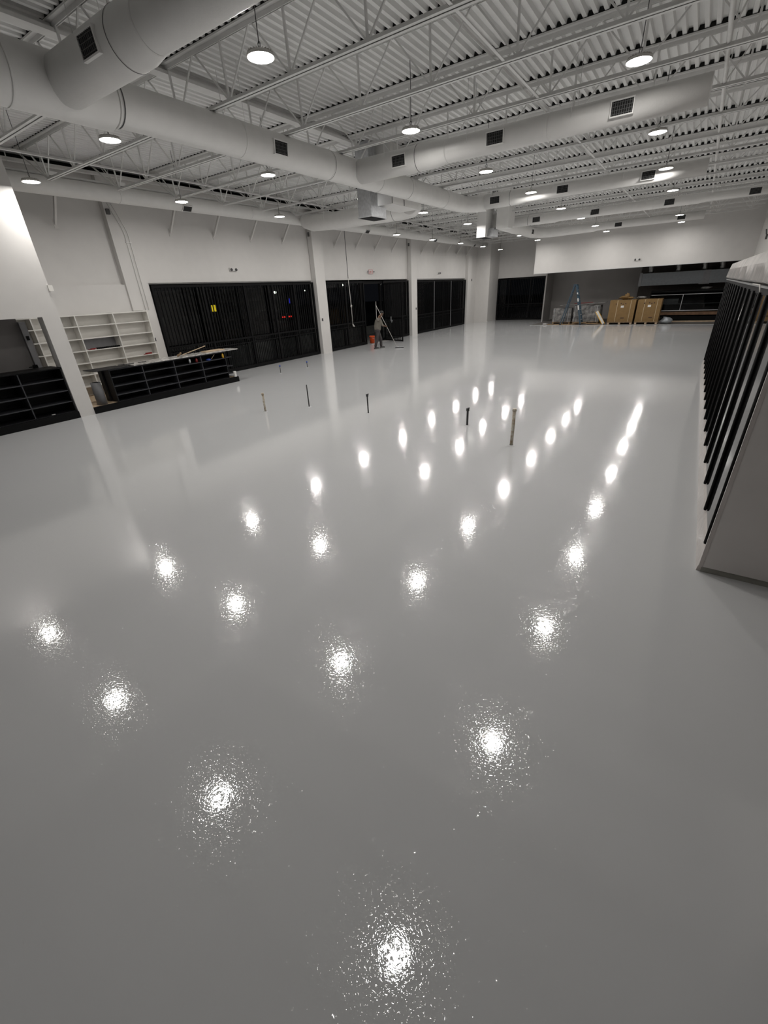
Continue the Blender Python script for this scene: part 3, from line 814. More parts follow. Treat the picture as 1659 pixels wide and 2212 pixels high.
# ------------------------------------------------------------------ wall fittings
def letters(text, parent, origin, h, axis, m):
    """tiny block letters built from strokes; runs along +axis"""
    G = {'E': [((0, 0), (0, 1)), ((0, 0), (.6, 0)), ((0, .5), (.5, .5)), ((0, 1), (.6, 1))],
         'X': [((0, 0), (.6, 1)), ((0, 1), (.6, 0))], 'I': [((.3, 0), (.3, 1))], 'T': [((.3, 0), (.3, 1)), ((0, 1), (.6, 1))]}
    f = MB(); u = 0
    for ch in text:
        for (a, b_) in G[ch]:
            pa = (origin[0], origin[1] + (u + a[0]) * h, origin[2] + a[1] * h)
            pb = (origin[0], origin[1] + (u + b_[0]) * h, origin[2] + b_[1] * h)
            f.bar(pa, pb, .006, h * .17, up=(1, 0, 0)) if False else f.bar(pa, pb, h * .16, .008)
        u += .85
    return part(f, 'sign_letters', m, parent, label='red EXIT lettering')
t = thing('exit_sign', 'white EXIT sign with red letters above the open gateway', 'exit sign', (-15.29, 21.75, 3.63))
part(MB().box(-15.29, -15.24, 21.56, 21.94, 3.53, 3.73), 'sign_body', 'paper', t, .005)
part(MB().box(-15.24, -15.235, 21.56, 21.94, 3.715, 3.73).box(-15.24, -15.235, 21.56, 21.94, 3.53, 3.545).box(-15.24, -15.235, 21.56, 21.575, 3.545, 3.715).box(-15.24, -15.235, 21.925, 21.94, 3.545, 3.715), 'sign_border', 'signred', t)
letters('EXIT', t, (-15.235, 21.615, 3.575), .085 * 1.1, 'y', 'signred')
part(MB().lathe([(0, 0), (.035, 0), (.045, .05), (0, .06)], (-15.22, 21.47, 3.6), 10).lathe([(0, 0), (.035, 0), (.045, .05), (0, .06)], (-15.22, 22.03, 3.6), 10), 'lamp_heads', 'frame', t)
def emlight(p, ax, label):
    t = thing('emergency_light', label, 'emergency light', p)
    x, y, z = p
    if ax == 'x':
        part(MB().box(x, x + .06, y - .17, y + .17, z - .05, z + .07), 'body', 'paper', t, .008)
        for s in (-.11, .11): part(MB().tube([(x + .06, y + s, z + .02), (x + .1, y + s, z - .02)], .045, 12), 'lamp_head', 'grille', t)
    else:
        part(MB().box(x - .17, x + .17, y - .06, y, z - .05, z + .07), 'body', 'paper', t, .008)
        for s in (-.11, .11): part(MB().tube([(x + s, y - .06, z + .02), (x + s, y - .1, z - .02)], .045, 12), 'lamp_head', 'grille', t)
emlight((-15.3, 12.49, 3.66), 'x', 'twin-head emergency light above the widest barred window')
emlight((-15.3, 30.0, 3.58), 'x', 'small emergency light above the window beyond the second column')
emlight((-3.57, 33.5, 3.61), 'y', 'twin-head emergency light low on the white bulkhead')
solo(MB().box(-15.3, -15.26, 35.7, 35.78, 3.05, 3.2), 'sensor_box', 'grille', 'tiny dark sensor on the wall in the far left corner', 'sensor')
solo(MB().box(1.98, 2.05, 28.8, 28.95, 3.9, 4.1).bar((1.99, 28.9, 4.1), (1.93, 28.85, 4.3), .04), 'small_speaker', 'grille', 'small grey fitting high on the right wall above the cold case', 'device')
t = thing('hanging_cord', 'long drop cord with a knot hanging before the barred window', 'cord', (-14.8, 19.15, 1.1))
part(MB().tube([(-14.8, 19.1, 6.275), (-14.8, 19.1, 4.9), (-14.8, 19.12, 3.3)], .014, 8), 'conduit', 'cable', t)
part(MB().tube([(-14.8, 19.12, 3.3), (-14.8, 19.2, 2.1), (-14.8, 19.22, 1.2)], .016, 8), 'cord', 'rope', t)
part(MB().blob((-14.8, 19.2, 2.05), (.05, .05, .07), .25, 8, 5, 3), 'knot', 'rope', t)
part(MB().tube([(-14.8, 19.22, 1.2), (-14.8, 19.27, 1.1), (-14.8, 19.35, 1.08)], [.03, .04, .03], 8), 'plug', 'rope', t)

# ------------------------------------------------------------------ pipes standing out of the slab
def stub(x, y, h, r_, m, label, cap=None, dx=0, dy=0):
    t = thing('pipe_stub', label, 'pipe', (x, y, 0))
    part(MB().tube([(x, y, -.02), (x + dx, y + dy, h)], r_, 14), 'pipe', m, t)
    part(MB().lathe([(r_ + .003, 0.012), (r_ + .03, .006), (r_ + .045, 0.0)], (x, y, 0), 16), 'epoxy_collar', 'floor', t)
    if cap == 'cap': part(MB().tube([(x + dx, y + dy, h - .03), (x + dx, y + dy, h + .015)], r_ + .008, 14), 'cap', m, t)
    if cap == 'valve':
        part(MB().tube([(x + dx, y + dy, h - .05), (x + dx, y + dy, h)], r_ + .012, 12).tube([(x - .03, y - .01, h - .01), (x + .035, y + .012, h + .01)], .012, 8), 'fitting', m, t)
    if cap == 'blue': part(MB().blob((x + dx, y + dy, h + .02), (.035, .035, .03), .1, 8, 5, 2), 'cap', 'bluep', t, label='blue cap')
    return t
stub(-8.71, 7.32, .457, .026, 'pvc', 'pale plastic pipe stub standing nearest the black counters', 'cap')
stub(-7.95, 8.16, .575, .015, 'pipe', 'tall thin black pipe stub beside the pale one on the left')
stub(-6.07, 8.23, .457, .016, 'pipe', 'thin dark pipe stub with a valve top in mid floor', 'valve')
stub(-3.49, 8.24, .365, .022, 'pipe', 'short thick dark pipe stub left of the tall pale pipe', 'valve')
stub(-2.25, 7.39, .66, .029, 'pvc', 'tall chipped cream pipe stub on the right of the group', 'cap')
stub(-12.9, 11.92, .25, .012, 'pipe', 'thin short pipe stub with blue cap near the counter end', 'blue')
stub(-12.78, 13.31, .2, .012, 'pipe', 'smallest blue capped pipe stub before the wide window', 'blue')

# ================================================================== RIGHT COLD CASE
CX0, CX1, CY0, CY1 = 0.6, 2.0, 4.5, 17.75
t = thing('cold_case', 'long row of glass-door cold cases along the right wall', 'refrigerated case', (1.3, 11, 0))
part(MB().box(CX0, CX1, CY0, CY0 + .05, .06, 2.45), 'end_panel', 'panel', t, .006)
part(MB().box(CX0 + .015, CX1, CY0 + .012, CY0 + .05, 0.0, .06), 'end_cove', 'cove', t)
part(MB().box(CX0 - .012, CX0 + .02, CY0 - .004, CY0 + .02, .06, 2.45), 'corner_strip', 'bumper', t)
part(MB().box(CX0 + .1, CX1, CY0 + .05, CY1, .0, .12).box(CX1 - .1, CX1, CY0 + .05, CY1, .12, 2.4).box(CX0 + .1, CX1, CY1 - .05, CY1, .12, 2.4), 'carcass', 'blackm', t)
part(MB().prism([(CX0 - .02, 0), (CX0 + .1, 0), (CX0 + .1, .23), (CX0 + .02, .23), (CX0 - .0, .19)], 'y', CY0 + .02, CY1), 'kick_bumper', 'bumper', t)
part(MB().box(CX0 + .02, CX0 + .035, CY0 + .05, CY1, .225, .245), 'bumper_rail', 'frame', t)
f = MB(); n = 22
prof = [(CX0 + .04, 2.46), (CX0 - .02, 2.50), (CX0 + .0, 2.70), (CX0 + .04, 2.84), (CX0 + .2, 2.87), (CX1, 2.86)]
rnd = random.Random(5); vs = []; fs = []
for i in range(n + 1):
    y = CY0 + (CY1 - CY0) * i / n
    for j, (x, z) in enumerate(prof):
        k = rnd.uniform(-.008, .008) if j not in (0, 5) else 0
        vs.append((x + k, y, z + k * .6))
m_ = len(prof)
for i in range(n):
    for j in range(m_ - 1):
        fs.append((i * m_ + j, (i + 1) * m_ + j, (i + 1) * m_ + j + 1, i * m_ + j + 1))
f._add(vs, fs)
f._add([vs[n * m_ + j] for j in range(m_)] + [(CX1, CY1, 2.46)], [tuple(range(m_ + 1))])
f._add([vs[j] for j in range(m_)] + [(CX1, CY0, 2.46)], [tuple(range(m_ + 1))])
part(f, 'film_wrapped_canopy', 'film', t, label='white canopy wrapped in wrinkled plastic film')
part(MB().box(CX0 + .02, CX0 + .1, CY0 + .05, CY1, 2.36, 2.46), 'header_rail', 'blackm', t)
part(MB().box(CX0 - .0, CX0 + .02, CY0 + .05, CY1, 2.43, 2.45), 'header_trim', 'alu', t)
D0 = 4.62; PIT = .822
for k in range(16):
    y = D0 + k * PIT
    y1 = min(y + PIT, CY1 - .02)
    if y1 - y < .5: break
    dr = part(MB().box(CX0 + .02, CX0 + .06, y + .01, y + .07, .26, 2.36).box(CX0 + .02, CX0 + .06, y1 - .05, y1 - .01, .26, 2.36)
              .box(CX0 + .02, CX0 + .06, y + .07, y1 - .05, .26, .32).box(CX0 + .02, CX0 + .06, y + .07, y1 - .05, 2.28, 2.36), 'case_door', 'rubber', t)
    ORG[dr.name] = ORG[t.name]
    part(MB().box(CX0 + .012, CX0 + .02, y + .01, y1 - .01, .26, 2.36), 'door_glass', 'cglass', dr)
    part(MB().tube([(CX0 - .001, y + .04, .235), (CX0 - .001, y + .04, .25), (CX0 - .001, y + .04, 2.38)], [.012, .017, .017], 14).box(CX0, CX0 + .03, y + .03, y + .05, .5, .54).box(CX0, CX0 + .03, y + .03, y + .05, 2.1, 2.14), 'door_handle', 'rubber', dr)
    part(MB().tube([(CX0 + .004, y + .075, .24), (CX0 + .004, y + .075, 2.36)], .013, 10), 'gasket', 'rubber', dr)
part(MB().tube([(.60, 7.15, 2.38), (.59, 7.2, 2.43), (.595, 7.35, 2.455), (.6, 8.4, 2.45)], .008, 8), 'loose_cable', 'rope', t, label='pale cable loop at the canopy')
part(MB()._add([(.575, 8.5, 2.22), (.572, 8.66, 1.98), (.572, 8.56, 1.97), (.578, 8.5, 2.22)], [(0, 1, 2)]), 'hanging_tag', 'paper', t, label='small hanging paper tag')

# ================================================================== KITCHEN END
def carton(x0, x1, y0, y1, label, sx):
    t = thing('carton_on_pallet', label, 'carton', ((x0 + x1) / 2, y0, 0))
    part(MB().box(x0, x1, y0, y1, .15, 1.41), 'carton', 'card', t, .008)
    p = MB()
    for x in (x0 + .02, (x0 + x1) / 2 - .06, x1 - .14): p.box(x, x + .12, y0 + .02, y1 - .02, 0.0, .11)
    part(p, 'pallet_blocks', 'wood', t)
    part(MB().box(x0, x1, y0, y1, .11, .148), 'pallet_deck', 'scrap', t)
    for u in (.3, .82):
        xx = x0 + (x1 - x0) * u
        part(MB().box(xx - .012, xx + .012, y0 - .006, y0, .15, 1.41).box(xx - .012, xx + .012, y0, y1, 1.41, 1.416), 'strap', 'tape', t)
    part(MB().box(x0 + sx, x0 + sx + .17, y0 - .008, y0, .98, 1.1), 'shipping_label', 'paper', t)
    f = MB()
    for (a, b_) in ((.34, 1.17), (.62, 1.19), (.74, 1.15), (.88, 1.18)):
        f.box(x0 + a, x0 + a + .06, y0 - .006, y0, b_, b_ + .06)
    f.box(x0 + .75, x0 + .95, y0 - .006, y0, .35, .4)
    part(f, 'printed_marks', 'ink', t)
carton(-4.63, -3.16, 33.35, 34.6, 'brown cardboard carton on a pallet, left of the pair, rag on top', .66)
carton(-3.05, -1.75, 33.35, 34.6, 'brown cardboard carton on a pallet, right of the pair', .58)
f = MB().blob((-3.9, 33.9, 1.535), (.3, .25, .10), .45, 12, 6, 4).blob((-3.75, 33.85, 1.63), (.12, .12, .16), .5, 9, 6, 8).blob((-3.55, 33.9, 1.505), (.2, .2, .07), .3, 10, 5, 9)
solo(f, 'crumpled_paper', 'card', 'crumpled brown wrapping paper heaped on the left carton', 'paper', loc=(-3.8, 33.9, 1.42))
solo(MB().blob((-2.95, 34.0, 1.51), (.26, .25, .075), .3, 12, 5, 6), 'crumpled_sheet', 'wrapg', 'grey crumpled plastic sheet lying across the carton tops', 'sheet', loc=(-3.05, 34, 1.42))
# step ladder
def ladder():
    t = thing('step_ladder', 'tall blue A-frame step ladder before the wrapped pallets', 'ladder', (-6.95, 33.6, 0))
    yb, yf = 34.3, 33.15
    top = (-6.9, 33.5, 2.4)
    for s in (-1, 1):
        pass
    # front (climbing) rails right, rear rails left, seen nearly side on
    for y, yt in ((33.15, 33.32), (33.85, 33.68)):
        part(MB().bar((-6.22, y, 0.03), (-6.83, yt, 2.4), .03, .09, up=(1, 0, 0)), 'front_rail', 'blue', t)
        part(MB().bar((-7.52, y - .02, 0.03), (-6.97, yt, 2.36), .03, .06, up=(1, 0, 0)), 'rear_rail', 'blue', t)
    for k in range(1, 8):
        z = .3 * k
        u = z / 2.4; x = -6.22 - .61 * u
        part(MB().box(x - .05, x + .05, 33.15 + .17 * u, 33.85 - .17 * u, z - .012, z + .012), 'step', 'alu', t)
    for z in (.5, 1.3, 1.9):
        u = z / 2.4; x = -7.52 + .55 * u
        part(MB().bar((x, 33.15 + .17 * u, z), (x, 33.85 - .17 * u, z), .02), 'rear_brace', 'alu', t)
    part(MB().box(-7.02, -6.78, 33.3, 33.7, 2.38, 2.44), 'top_cap', 'blue', t, .008)
    for x in (-6.22, -7.52):
        for y in (33.15, 33.84): part(MB().box(x - .05, x + .05, y - .035, y + .035, 0, .05), 'foot', 'rubber', t)
    part(MB().bar((-6.60, 33.18, 1.62), (-6.56, 33.18, 1.42), .012, .07, up=(1, 0, 0)).bar((-6.52, 33.15, 1.2), (-6.45, 33.15, .92), .012, .07, up=(1, 0, 0)).bar((-6.69, 33.22, 1.96), (-6.66, 33.22, 1.86), .012, .06, up=(1, 0, 0)), 'sticker', 'paper', t)
ladder()
def bundle(x0, x1, y0, y1, z1, label, seed):
    t = thing('wrapped_pallet', label, 'pallet load', ((x0 + x1) / 2, y0, 0))
    p = MB()
    for x in (x0 + .03, (x0 + x1) / 2 - .05, x1 - .13): p.box(x, x + .1, y0 + .02, y1 - .02, 0, .1)
    p.box(x0, x1, y0, y1, .1, .13)
    part(p, 'pallet', 'scrap', t)
    rnd = random.Random(seed); f = MB(); nx, nz = 12, 6; vs = []; fs = []
    loops = []
    per = [(x0 + (x1 - x0) * i / nx, y0) for i in range(nx)] + [(x1, y0 + (y1 - y0) * i / nx) for i in range(nx)] + [(x1 - (x1 - x0) * i / nx, y1) for i in range(nx)] + [(x0, y1 - (y1 - y0) * i / nx) for i in range(nx)]
    for k in range(nz + 1):
        for (x, y) in per:
            cx, cy = (x0 + x1) / 2, (y0 + y1) / 2
            s = 1 - .03 * (k / nz) + rnd.uniform(-.03, .015)
            vs.append((cx + (x - cx) * s, cy + (y - cy) * s, .13 + (z1 - .13) * k / nz + (rnd.uniform(-.02, .03) if k == nz else 0)))
    n_ = len(per)
    for k in range(nz):
        for j in range(n_): fs.append((k * n_ + j, k * n_ + (j + 1) % n_, (k + 1) * n_ + (j + 1) % n_, (k + 1) * n_ + j))
    fs.append(tuple(nz * n_ + j for j in range(n_)))
    f._add(vs, fs)
    part(f, 'wrapped_load', 'wrapg', t)
    part(MB().box(x0 + .1, x0 + .13, y0 - .02, y0 - .005, .12, z1).box(x1 - .2, x1 - .17, y0 - .02, y0 - .005, .12, z1), 'strap', 'alu', t)
bundle(-8.3, -7.05, 34.0, 35.1, .98, 'lower plastic-wrapped pallet load behind the left ladder leg', 3)
bundle(-6.95, -5.25, 34.0, 35.1, 1.12, 'larger plastic-wrapped pallet load behind the right ladder leg', 9)
solo(MB().prism([(-7.9, 1.16), (-6.6, 1.22), (-5.0, 1.28), (-5.0, 1.31), (-6.6, 1.25), (-7.9, 1.19)], 'y', 34.1, 34.9), 'flat_panel', 'wrapg', 'flat grey sheet laid across both wrapped pallet loads', 'panel')
solo(MB().bar((-7.0, 34.3, 1.26), (-5.8, 34.3, 1.31), .12, .03), 'red_strip', 'red', 'dull red strip lying on the grey sheet over the loads', 'strip')
t = thing('spirit_level', 'yellow-edged straightedge leaning beside the wrapped load', 'level', (-4.9, 33.5, 0))
part(MB().bar((-4.83, 33.4, .04), (-5.36, 33.55, .78), .05, .16), 'blade', 'paper', t)
part(MB().bar((-4.75, 33.4, .05), (-5.28, 33.55, .80), .06, .03).bar((-4.91, 33.4, .02), (-5.44, 33.55, .76), .06, .03), 'edges', 'yellow', t)
k = 0
for (x, y, a, l, z) in [(-7.9, 33.5, .1, 1.6, 0), (-7.4, 33.3, -.05, 1.0, 0), (-6.8, 33.5, .03, .7, 0), (-5.9, 33.45, -.15, 1.5, .045), (-5.4, 33.6, .08, .9, 0), (-6.3, 33.4, .02, .8, .09)]:
    lb = ['long offcut board on the floor at the left of the debris', 'short offcut board near the left ladder foot', 'offcut board lying askew between the ladder legs',
          'board on top of the scrap beside the right ladder foot', 'short scrap board near the yellow straightedge', 'topmost small scrap board between the ladder legs'][k]
    o = solo(MB().box(-l / 2, l / 2, -.07, .07, 0, .04), 'scrap_board', 'scrap', lb, 'board', 'scrap boards under the ladder'); o.location = (x, y, z); o.rotation_euler.z = a
    k += 1
solo(MB().blob((-8.55, 33.2, .05), (.18, .12, .05), .3, 9, 5, 1), 'plastic_wad', 'film', 'pale wad of plastic film on the floor near the ladder', 'plastic', loc=(-8.55, 33.2, 0))
solo(MB().blob((-1.32, 33.7, .16), (.35, .25, .22), .3, 10, 6, 11), 'grey_bag', 'hood', 'grey sagging bag slumped beside the right carton', 'bag', loc=(-1.32, 33.7, 0))
# hood
t = thing('kitchen_hood', 'long grey exhaust hood hanging in the kitchen alcove', 'exhaust hood', (-1, 36, 2.2))
part(MB().prism([(36.5, 2.12), (36.5, 2.85), (37.6, 2.85), (37.6, 2.2)], 'x', -3.5, 3.0), 'hood_body', 'hood', t)
part(MB().box(-3.55, -3.4, 36.45, 36.49, 2.1, 2.9).box(-.0, .35, 36.46, 36.49, 2.12, 2.86).box(-.15, .4, 36.4, 36.46, 2.08, 2.12), 'cover_strip', 'frame', t)
for i, x in enumerate((-3.0, -1.45, -.05, .85)):
    pts = [(x + .03 * math.sin(k), 36.9, 2.86 + .1 * k) for k in range(12)]
    part(MB().tube(pts, [.13 + (.02 if k % 2 else 0) for k in range(12)], 14), 'flex_duct', 'foil', t, label='crinkled foil flexible duct')
# dark display fridge
t = thing('display_fridge', 'dark glass-fronted display fridge under the exhaust hood', 'fridge', (-.7, 36.2, 0))
FX0, FX1, FYA = -2.6, 1.5, 35.3
part(MB().box(FX0, FX1, FYA + .1, 36.5, .0, .3).box(FX0, FX1, 36.4, 36.5, .3, 1.7).box(FX0, FX0 + .06, FYA, 36.4, .3, 1.7).box(FX1 - .06, FX1, FYA, 36.4, .3, 1.7).box(FX0, FX1, FYA, 36.5, 1.7, 1.8), 'cabinet', 'black', t)
part(MB().box(FX0, FX1, FYA, FYA + .03, .62, .66).box(FX0, FX1, FYA, FYA + .03, 1.55, 1.58).box(-.8, -.77, FYA, FYA + .03, .66, 1.55), 'door_frames', 'alu', t)
part(MB().box(FX0 + .06, FX1 - .06, FYA + .012, FYA + .018, .66, 1.55), 'glass', 'glass', t)
part(MB().box(FX0 + .2, FX1 - .2, FYA + .03, 36.3, .38, .55), 'lower_goods', 'bread', t)
part(MB().box(FX0 + .06, FX1 - .06, FYA + .2, 36.35, 1.0, 1.02).box(FX0 + .3, -1, 36.2, 36.3, 1.02, 1.3), 'inner_shelf', 'frame', t)
solo(MB().box(FX0, FX1, FYA - .4, FYA - .1, 0, .06), 'floor_strip', 'wood', 'pale wooden strip on the floor before the display fridge', 'wood strip')
solo(MB().blob((.3, 35.6, 1.885), (.3, .2, .07), .3, 9, 5, 21), 'folded_rag', 'wrapg', 'small pale bundle lying on top of the display fridge', 'rag', loc=(.3, 35.6, 1.8))

# ================================================================== OUTSIDE AT NIGHT
struct(MB().box(-140, -15.6, -40, 140, -.2, -.12), 'ground_outside', 'asphalt')
struct(MB().box(-19.5, -15.6, -8, 60, -.12, -.04), 'ground_pavement', 'concrete')
struct(MB().box(-15.6, -5, FY + 5.2, 80, -.2, -.12).box(-15.6, -9.3, FZ + .3, 80, -.12, -.05), 'ground_far', 'concrete')
t = thing('low_wall', 'pale low wall outside beyond the pavement', 'wall', (-19.3, 18, 0))
part(MB().box(-19.5, -19.3, 8, 45, -.12, .5), 'wall_body', 'concrete', t)
t = thing('far_building', 'dim low building across the street seen between the bars', 'building', (-60, 40, 0))
part(MB().box(-70, -60, 5, 60, -.2, 3.6), 'facade', 'bldg', t)
for k in range(8):
    part(MB().box(-60, -59.9, 9 + k * 6, 12 + k * 6, 1.0, 2.4), 'window', 'glass', t)
part(MB().box(-70, -59.5, 5, 60, 3.6, 4.2), 'parapet', 'concrete', t)
def pole(x, y, z, s, label):
    t = thing('street_lamp', label, 'street lamp', (x, y, 0))
    part(MB().tube([(x, y, -.2), (x, y, z + .1)], .08, 8), 'pole', 'black', t)
    part(MB().box(x - .2, x + .25, y - s, y + s, z + .1, z + .25), 'lamp_head', 'frame', t)
    part(MB().blob((x + .1, y, z), (s * .5, s * .7, s * .6), 0, 10, 6), 'bulb', 'ltwhite', t)
pole(-50, 47.4, 3.35, .30, 'bright white street lamp seen through the wide barred window')
pole(-50, 53.5, 3.4, .12, 'faint street lamp at the right edge of the wide barred window')
pole(-40, 50.2, 3.72, .2, 'greenish street lamp seen left in the gateway window')
pole(-40, 59.2, 3.62, .2, 'street lamp seen right of the gateway opening')
def sign(y0, y1, z0, z1, m, label):
    t = thing('lit_sign', label, 'sign', (-39.9, (y0 + y1) / 2, 0))
    part(MB().box(-40, -39.8, y0, y1, z0, z1), 'sign_face', m, t)
    part(MB().box(-39.94, -39.86, (y0 + y1) / 2 - .04, (y0 + y1) / 2 + .04, -.13, z0), 'post', 'black', t)
sign(29.2, 29.85, 1.72, 2.3, 'ltyel', 'small glowing yellow sign across the street')
t = thing('parked_car', 'dark car with red tail lights parked outside', 'car', (-42, 39.3, -.12))
x0 = -44.5
part(MB().prism([(x0, .2), (x0 + 4.5, .2), (x0 + 4.5, .75), (x0 + 3.7, .85), (x0 + 3.1, 1.3), (x0 + 1.3, 1.3), (x0 + .5, .85), (x0, .75)], 'y', 38.4, 40.2), 'car_body', 'carp', t, .05)
for (x, y) in ((x0 + .9, 38.45), (x0 + .9, 40.15), (x0 + 3.6, 38.45), (x0 + 3.6, 40.15)):
    part(MB().tube([(x, y - .1, .2), (x, y + .1, .2)], .32, 16), 'wheel', 'rubber', t)
for y in (38.55, 39.6): part(MB().box(x0 + 4.5, x0 + 4.53, y, y + .45, .52, .66), 'tail_light', 'ltred', t)
for y in (12, 21, 30):  # unseen lamps added to brighten the pavement and low wall
    t = thing('outdoor_fill_lamp', 'small unseen lamp added to light the pavement, %s along the outside wall' % ORD[(y - 12) // 9], 'fill lamp', (-15.75, y, 3.7))
    part(MB().box(-15.9, -15.55, y - .12, y + .12, 3.66, 3.74), 'lamp_head', 'black', t)
    part(MB().box(-15.89, -15.74, y - .1, y + .1, 3.645, 3.66), 'bulb', 'ltwhite', t)
sign(40.0, 40.25, 2.0, 2.5, 'ltblue', 'tiny glowing blue sign beyond the wide window')

# ================================================================== PERSON
def skin_mesh(name, verts, edges, radii, m, parent, sub=2, root=0):
    me = bpy.data.meshes.new(name)
    me.from_pydata(verts, edges, [])
    o = bpy.data.objects.new(name, me)
    COL.objects.link(o)
    sk = o.modifiers.new('skin', 'SKIN'); sk.use_smooth_shade = True; sk.branch_smoothing = .6
    for i, r_ in enumerate(radii):
        sv = me.skin_vertices[0].data[i]
        sv.radius = r_ if isinstance(r_, tuple) else (r_, r_)
        sv.use_root = (i == root)
    sb = o.modifiers.new('sub', 'SUBSURF'); sb.levels = sub; sb.render_levels = sub
    dg = bpy.context.evaluated_depsgraph_get(); dg.update()
    ne = bpy.data.meshes.new_from_object(o.evaluated_get(dg))
    o.modifiers.clear(); o.data = ne
    ne.materials.clear(); ne.materials.append(M[m])
    for p in ne.polygons: p.use_smooth = True
    if parent: o.parent = parent
    return o
# local axes: x = forward (heading), y = left, z = up ; heading = to the right in the photo
hd = math.atan2(.565, .825)
PX, PY = -13.30, 19.28
per = thing('person', 'person in grey work shirt and dark trousers bent over a long squeegee pole', 'person', (PX, PY, 0), hd)
H = {'pel': (0, 0, .93), 'spine': (.03, 0, 1.13), 'chest': (.09, 0, 1.34), 'neck': (.17, 0, 1.47), 'head0': (.235, 0, 1.56), 'head1': (.26, 0, 1.655),
     'hL': (0, .10, .90), 'kL': (.16, .13, .50), 'aL': (.16, .14, .09), 'tL': (.27, .15, .045),
     'hR': (0, -.10, .90), 'kR': (-.02, -.13, .50), 'aR': (-.15, -.16, .09), 'tR': (-.03, -.18, .045),
     'sL': (.12, .19, 1.42), 'eL': (.30, .26, 1.20), 'wL': (.47, .14, 1.08),
     'sR': (.10, -.19, 1.42), 'eR': (.16, -.34, 1.40), 'wR': (.13, -.17, 1.60)}
DZ = 0
# rear hand high on the pole near the face, lead hand low in front
H['eR'] = (.02, -.36, 1.36); H['wR'] = (.12, -.26, 1.56)
H['eL'] = (.26, -.02, 1.12); H['wL'] = (.42, -.13, 1.06); H['sL'] = (.16, .17, 1.40)
V = []; E_ = []; R_ = []; idx = {}
def node(n, r_, to=None):
    idx[n] = len(V); V.append(H[n]); R_.append(r_)
    if to: E_.append((idx[to], idx[n]))
node('pel', (.08, .10)); node('spine', (.08, .11), 'pel'); node('chest', (.08, .125), 'spine'); node('neck', .052, 'chest'); node('head0', (.078, .064), 'neck'); node('head1', (.105, .084), 'head0')
H['head2'] = (.255, 0, 1.745); node('head2', (.085, .072), 'head1')
node('hL', .052, 'pel'); node('kL', .05, 'hL'); node('aL', .030, 'kL'); node('tL', .024, 'aL')
node('hR', .052, 'pel'); node('kR', .05, 'hR'); node('aR', .030, 'kR'); node('tR', .024, 'aR')
node('sL', .06, 'chest'); node('eL', .042, 'sL'); node('wL', .028, 'eL')
node('sR', .06, 'chest'); node('eR', .042, 'sR'); node('wR', .028, 'eR')
pole_a = Vector((-.02, -.26, 2.08)); pole_b = Vector((.98, -.12, .06))
def on_pole(t_): return pole_a.lerp(pole_b, t_)
tops = {}
for side, t_, w_ in (('L', .50, 'wL'), ('R', .24, 'wR')):
    P = on_pole(t_); pd = (pole_b - pole_a).normalized()
    wv = Vector(H[w_])
    H['palm' + side] = tuple(wv.lerp(P, .55) + Vector((0, 0, 0)))
    node('palm' + side, (.036, .022), w_)
    app = (P - wv).normalized(); sd = pd.cross(app).normalized()
    for k in range(4):
        base = Vector(H['palm' + side]) + pd * (k - 1.5) * .020 + app * .03
        f1 = P + pd * (k - 1.5) * .021 + sd * .024
        f2 = P + pd * (k - 1.5) * .021 + app * (.026 + .002 * (k % 2)) - sd * .004
        for q, (nm, p_) in enumerate((('a', base), ('b', f1), ('c', f2))):
            H[side + nm + str(k)] = tuple(p_); node(side + nm + str(k), .0095, 'palm' + side if q == 0 else side + 'abc'[q - 1] + str(k))
    b0 = Vector(H['palm' + side]) - pd * .038; b1 = P - pd * .045 - sd * .022
    H[side + 't0'] = tuple(b0); node(side + 't0', .011, 'palm' + side); H[side + 't1'] = tuple(b1); node(side + 't1', .010, side + 't0')
body = skin_mesh('body', V, E_, R_, 'skin', per, 2)
# face details and hair
hc = Vector((.30, 0, 1.70))
part(MB().blob((.352, 0, 1.645), (.016, .012, .02), 0, 8, 5), 'nose', 'skin', per)
part(MB().blob((.348, .03, 1.672), (.008, .012, .006), 0, 8, 5).blob((.348, -.03, 1.672), (.008, .012, .006), 0, 8, 5).blob((.335, 0, 1.605), (.008, .02, .004), 0, 8, 5), 'face_features', 'hair', per)
part(MB().blob((.265, .085, 1.65), (.016, .01, .026), 0, 8, 5).blob((.265, -.085, 1.65), (.018, .01, .03), 0, 8, 5), 'ears', 'skin', per)
part(MB().blob((.255, 0, 1.705), (.112, .092, .085), .05, 14, 8, 2), 'hair', 'hair', per)
# clothing
def sub_skin(name, names, edges, radii, m):
    return skin_mesh(name, [H[n] for n in names], edges, radii, m, per, 2)
H['cuffL'] = tuple(Vector(H['eL']).lerp(Vector(H['wL']), .55)); H['cuffR'] = tuple(Vector(H['eR']).lerp(Vector(H['wR']), .6))
H['hem'] = (0, 0, .79); H['collar'] = (.165, 0, 1.455)
shirt = sub_skin('shirt', ['hem', 'spine', 'chest', 'collar'], [(0, 1), (1, 2), (2, 3)], [(.155, .20), (.15, .195), (.15, .205), (.075, .085)], 'shirt')
for sd in 'LR':
    H['root' + sd] = (H['chest'][0] + .01, .12 if sd == 'L' else -.12, H['chest'][2] + .04)
    sl = skin_mesh('sleeve', [H['root' + sd], H['s' + sd], H['e' + sd], H['cuff' + sd]], [(0, 1), (1, 2), (2, 3)], [.085, .082, .064, .052], 'shirt', shirt, 2)
H['waist'] = (0, 0, .96); H['seat'] = (-.01, 0, .88); H['thL'] = (.01, .082, .84); H['thR'] = (.0, -.082, .84)
H['hemL'] = tuple(Vector(H['kL']).lerp(Vector(H['aL']), 1.02)); H['hemR'] = tuple(Vector(H['kR']).lerp(Vector(H['aR']), 1.02))
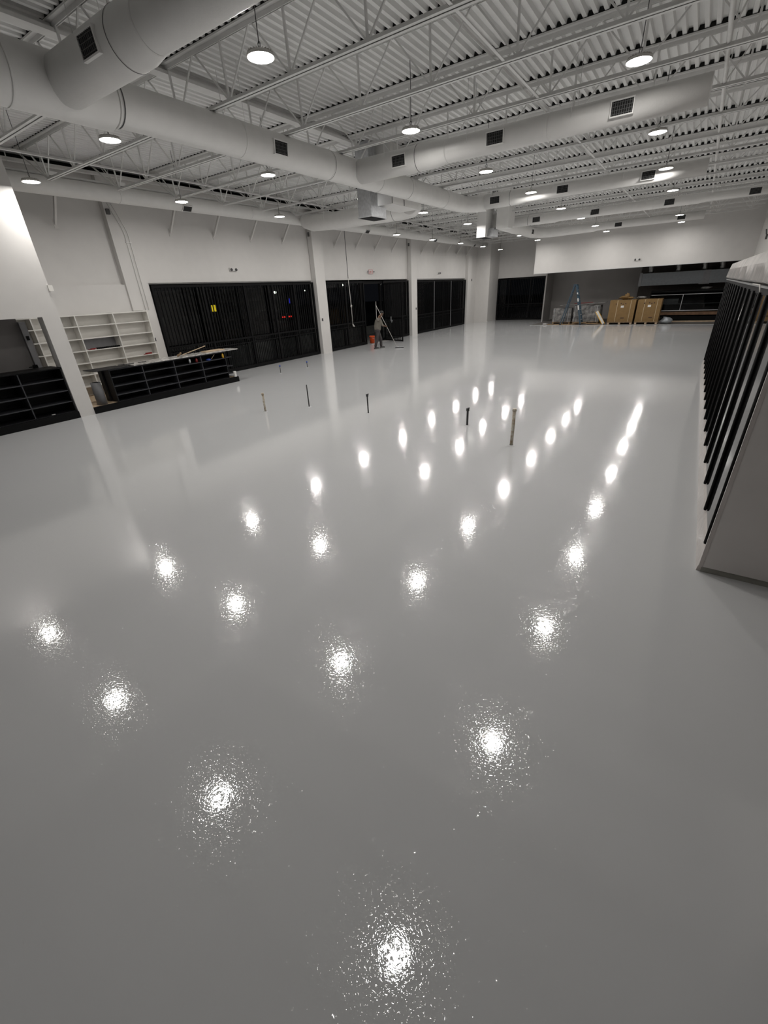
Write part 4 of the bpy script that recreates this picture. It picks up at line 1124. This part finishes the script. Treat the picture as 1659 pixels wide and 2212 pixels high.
sub_skin('trousers', ['seat', 'waist', 'thL', 'kL', 'hemL', 'thR', 'kR', 'hemR'], [(0, 1), (0, 2), (2, 3), (3, 4), (0, 5), (5, 6), (6, 7)],
         [(.145, .17), (.15, .185), .11, .08, .070, .11, .08, .070], 'trous')
for s_, a, tt in (('L', 'aL', 'tL'), ('R', 'aR', 'tR')):
    A = Vector(H[a]); T = Vector(H[tt])
    dv = (T - A).normalized()
    part(MB().blob((A.lerp(T, .55).x, A.lerp(T, .55).y, .058), (.145, .052, .05), .03, 14, 8, 2), 'shoe', 'shoe', per)
    part(MB().blob(tuple(Vector((A.lerp(T, .55).x, A.lerp(T, .55).y, .022))), (.142, .05, .02), .0, 12, 5, 2), 'shoe_sole', 'sole', per)
part(MB().blob((0.0, 0, .865), (.150, .186, .10), 0, 20, 8), 'waistband', 'trous', per)
# squeegee
sq = thing('floor_squeegee', 'long-handled pale floor squeegee held by the worker', 'squeegee', (PX, PY, 0), hd)
part(MB().tube([tuple(pole_a), tuple(pole_b)], .011, 10), 'handle', 'rope', sq)
part(MB().box(.88, 1.32, -.16, -.12, .035, .065), 'head_bar', 'alu', sq)
part(MB().box(.88, 1.32, -.15, -.13, .0, .04), 'blade', 'rubber', sq)
part(MB().tube([(.98, -.12, .06), (1.08, -.14, .05)], .018, 8), 'bracket', 'alu', sq)
solo(MB().tube([(-13.75, 19.9, .0), (-13.75, 19.93, 2.2)], .010, 8), 'spare_pole', 'rope', 'second thin pole standing upright behind the worker', 'pole')
# bucket
bx, by = -15.05, 21.25
t = thing('bucket', 'orange bucket on the threshold behind the worker', 'bucket', (bx, by, .03))
part(MB().lathe([(0, 0.01), (.12, 0.01), (.13, .0), (.155, .36), (.165, .36), (.165, .39), (.150, .39), (.145, .30), (.12, .03), (0, .03)], (bx, by, .031), 24), 'pail', 'orange', t)
part(MB().tube([(bx, by - .165, .37), (bx + .13, by - .1, .30), (bx + .17, by, .27), (bx + .13, by + .1, .30), (bx, by + .165, .37)], .004, 6), 'bail_handle', 'alu', t)
solo(MB().box(-15.22, -14.92, 20.98, 22.8, 0.0, .03), 'threshold_strip', 'concrete', 'pale threshold strip in the open gateway', 'threshold')
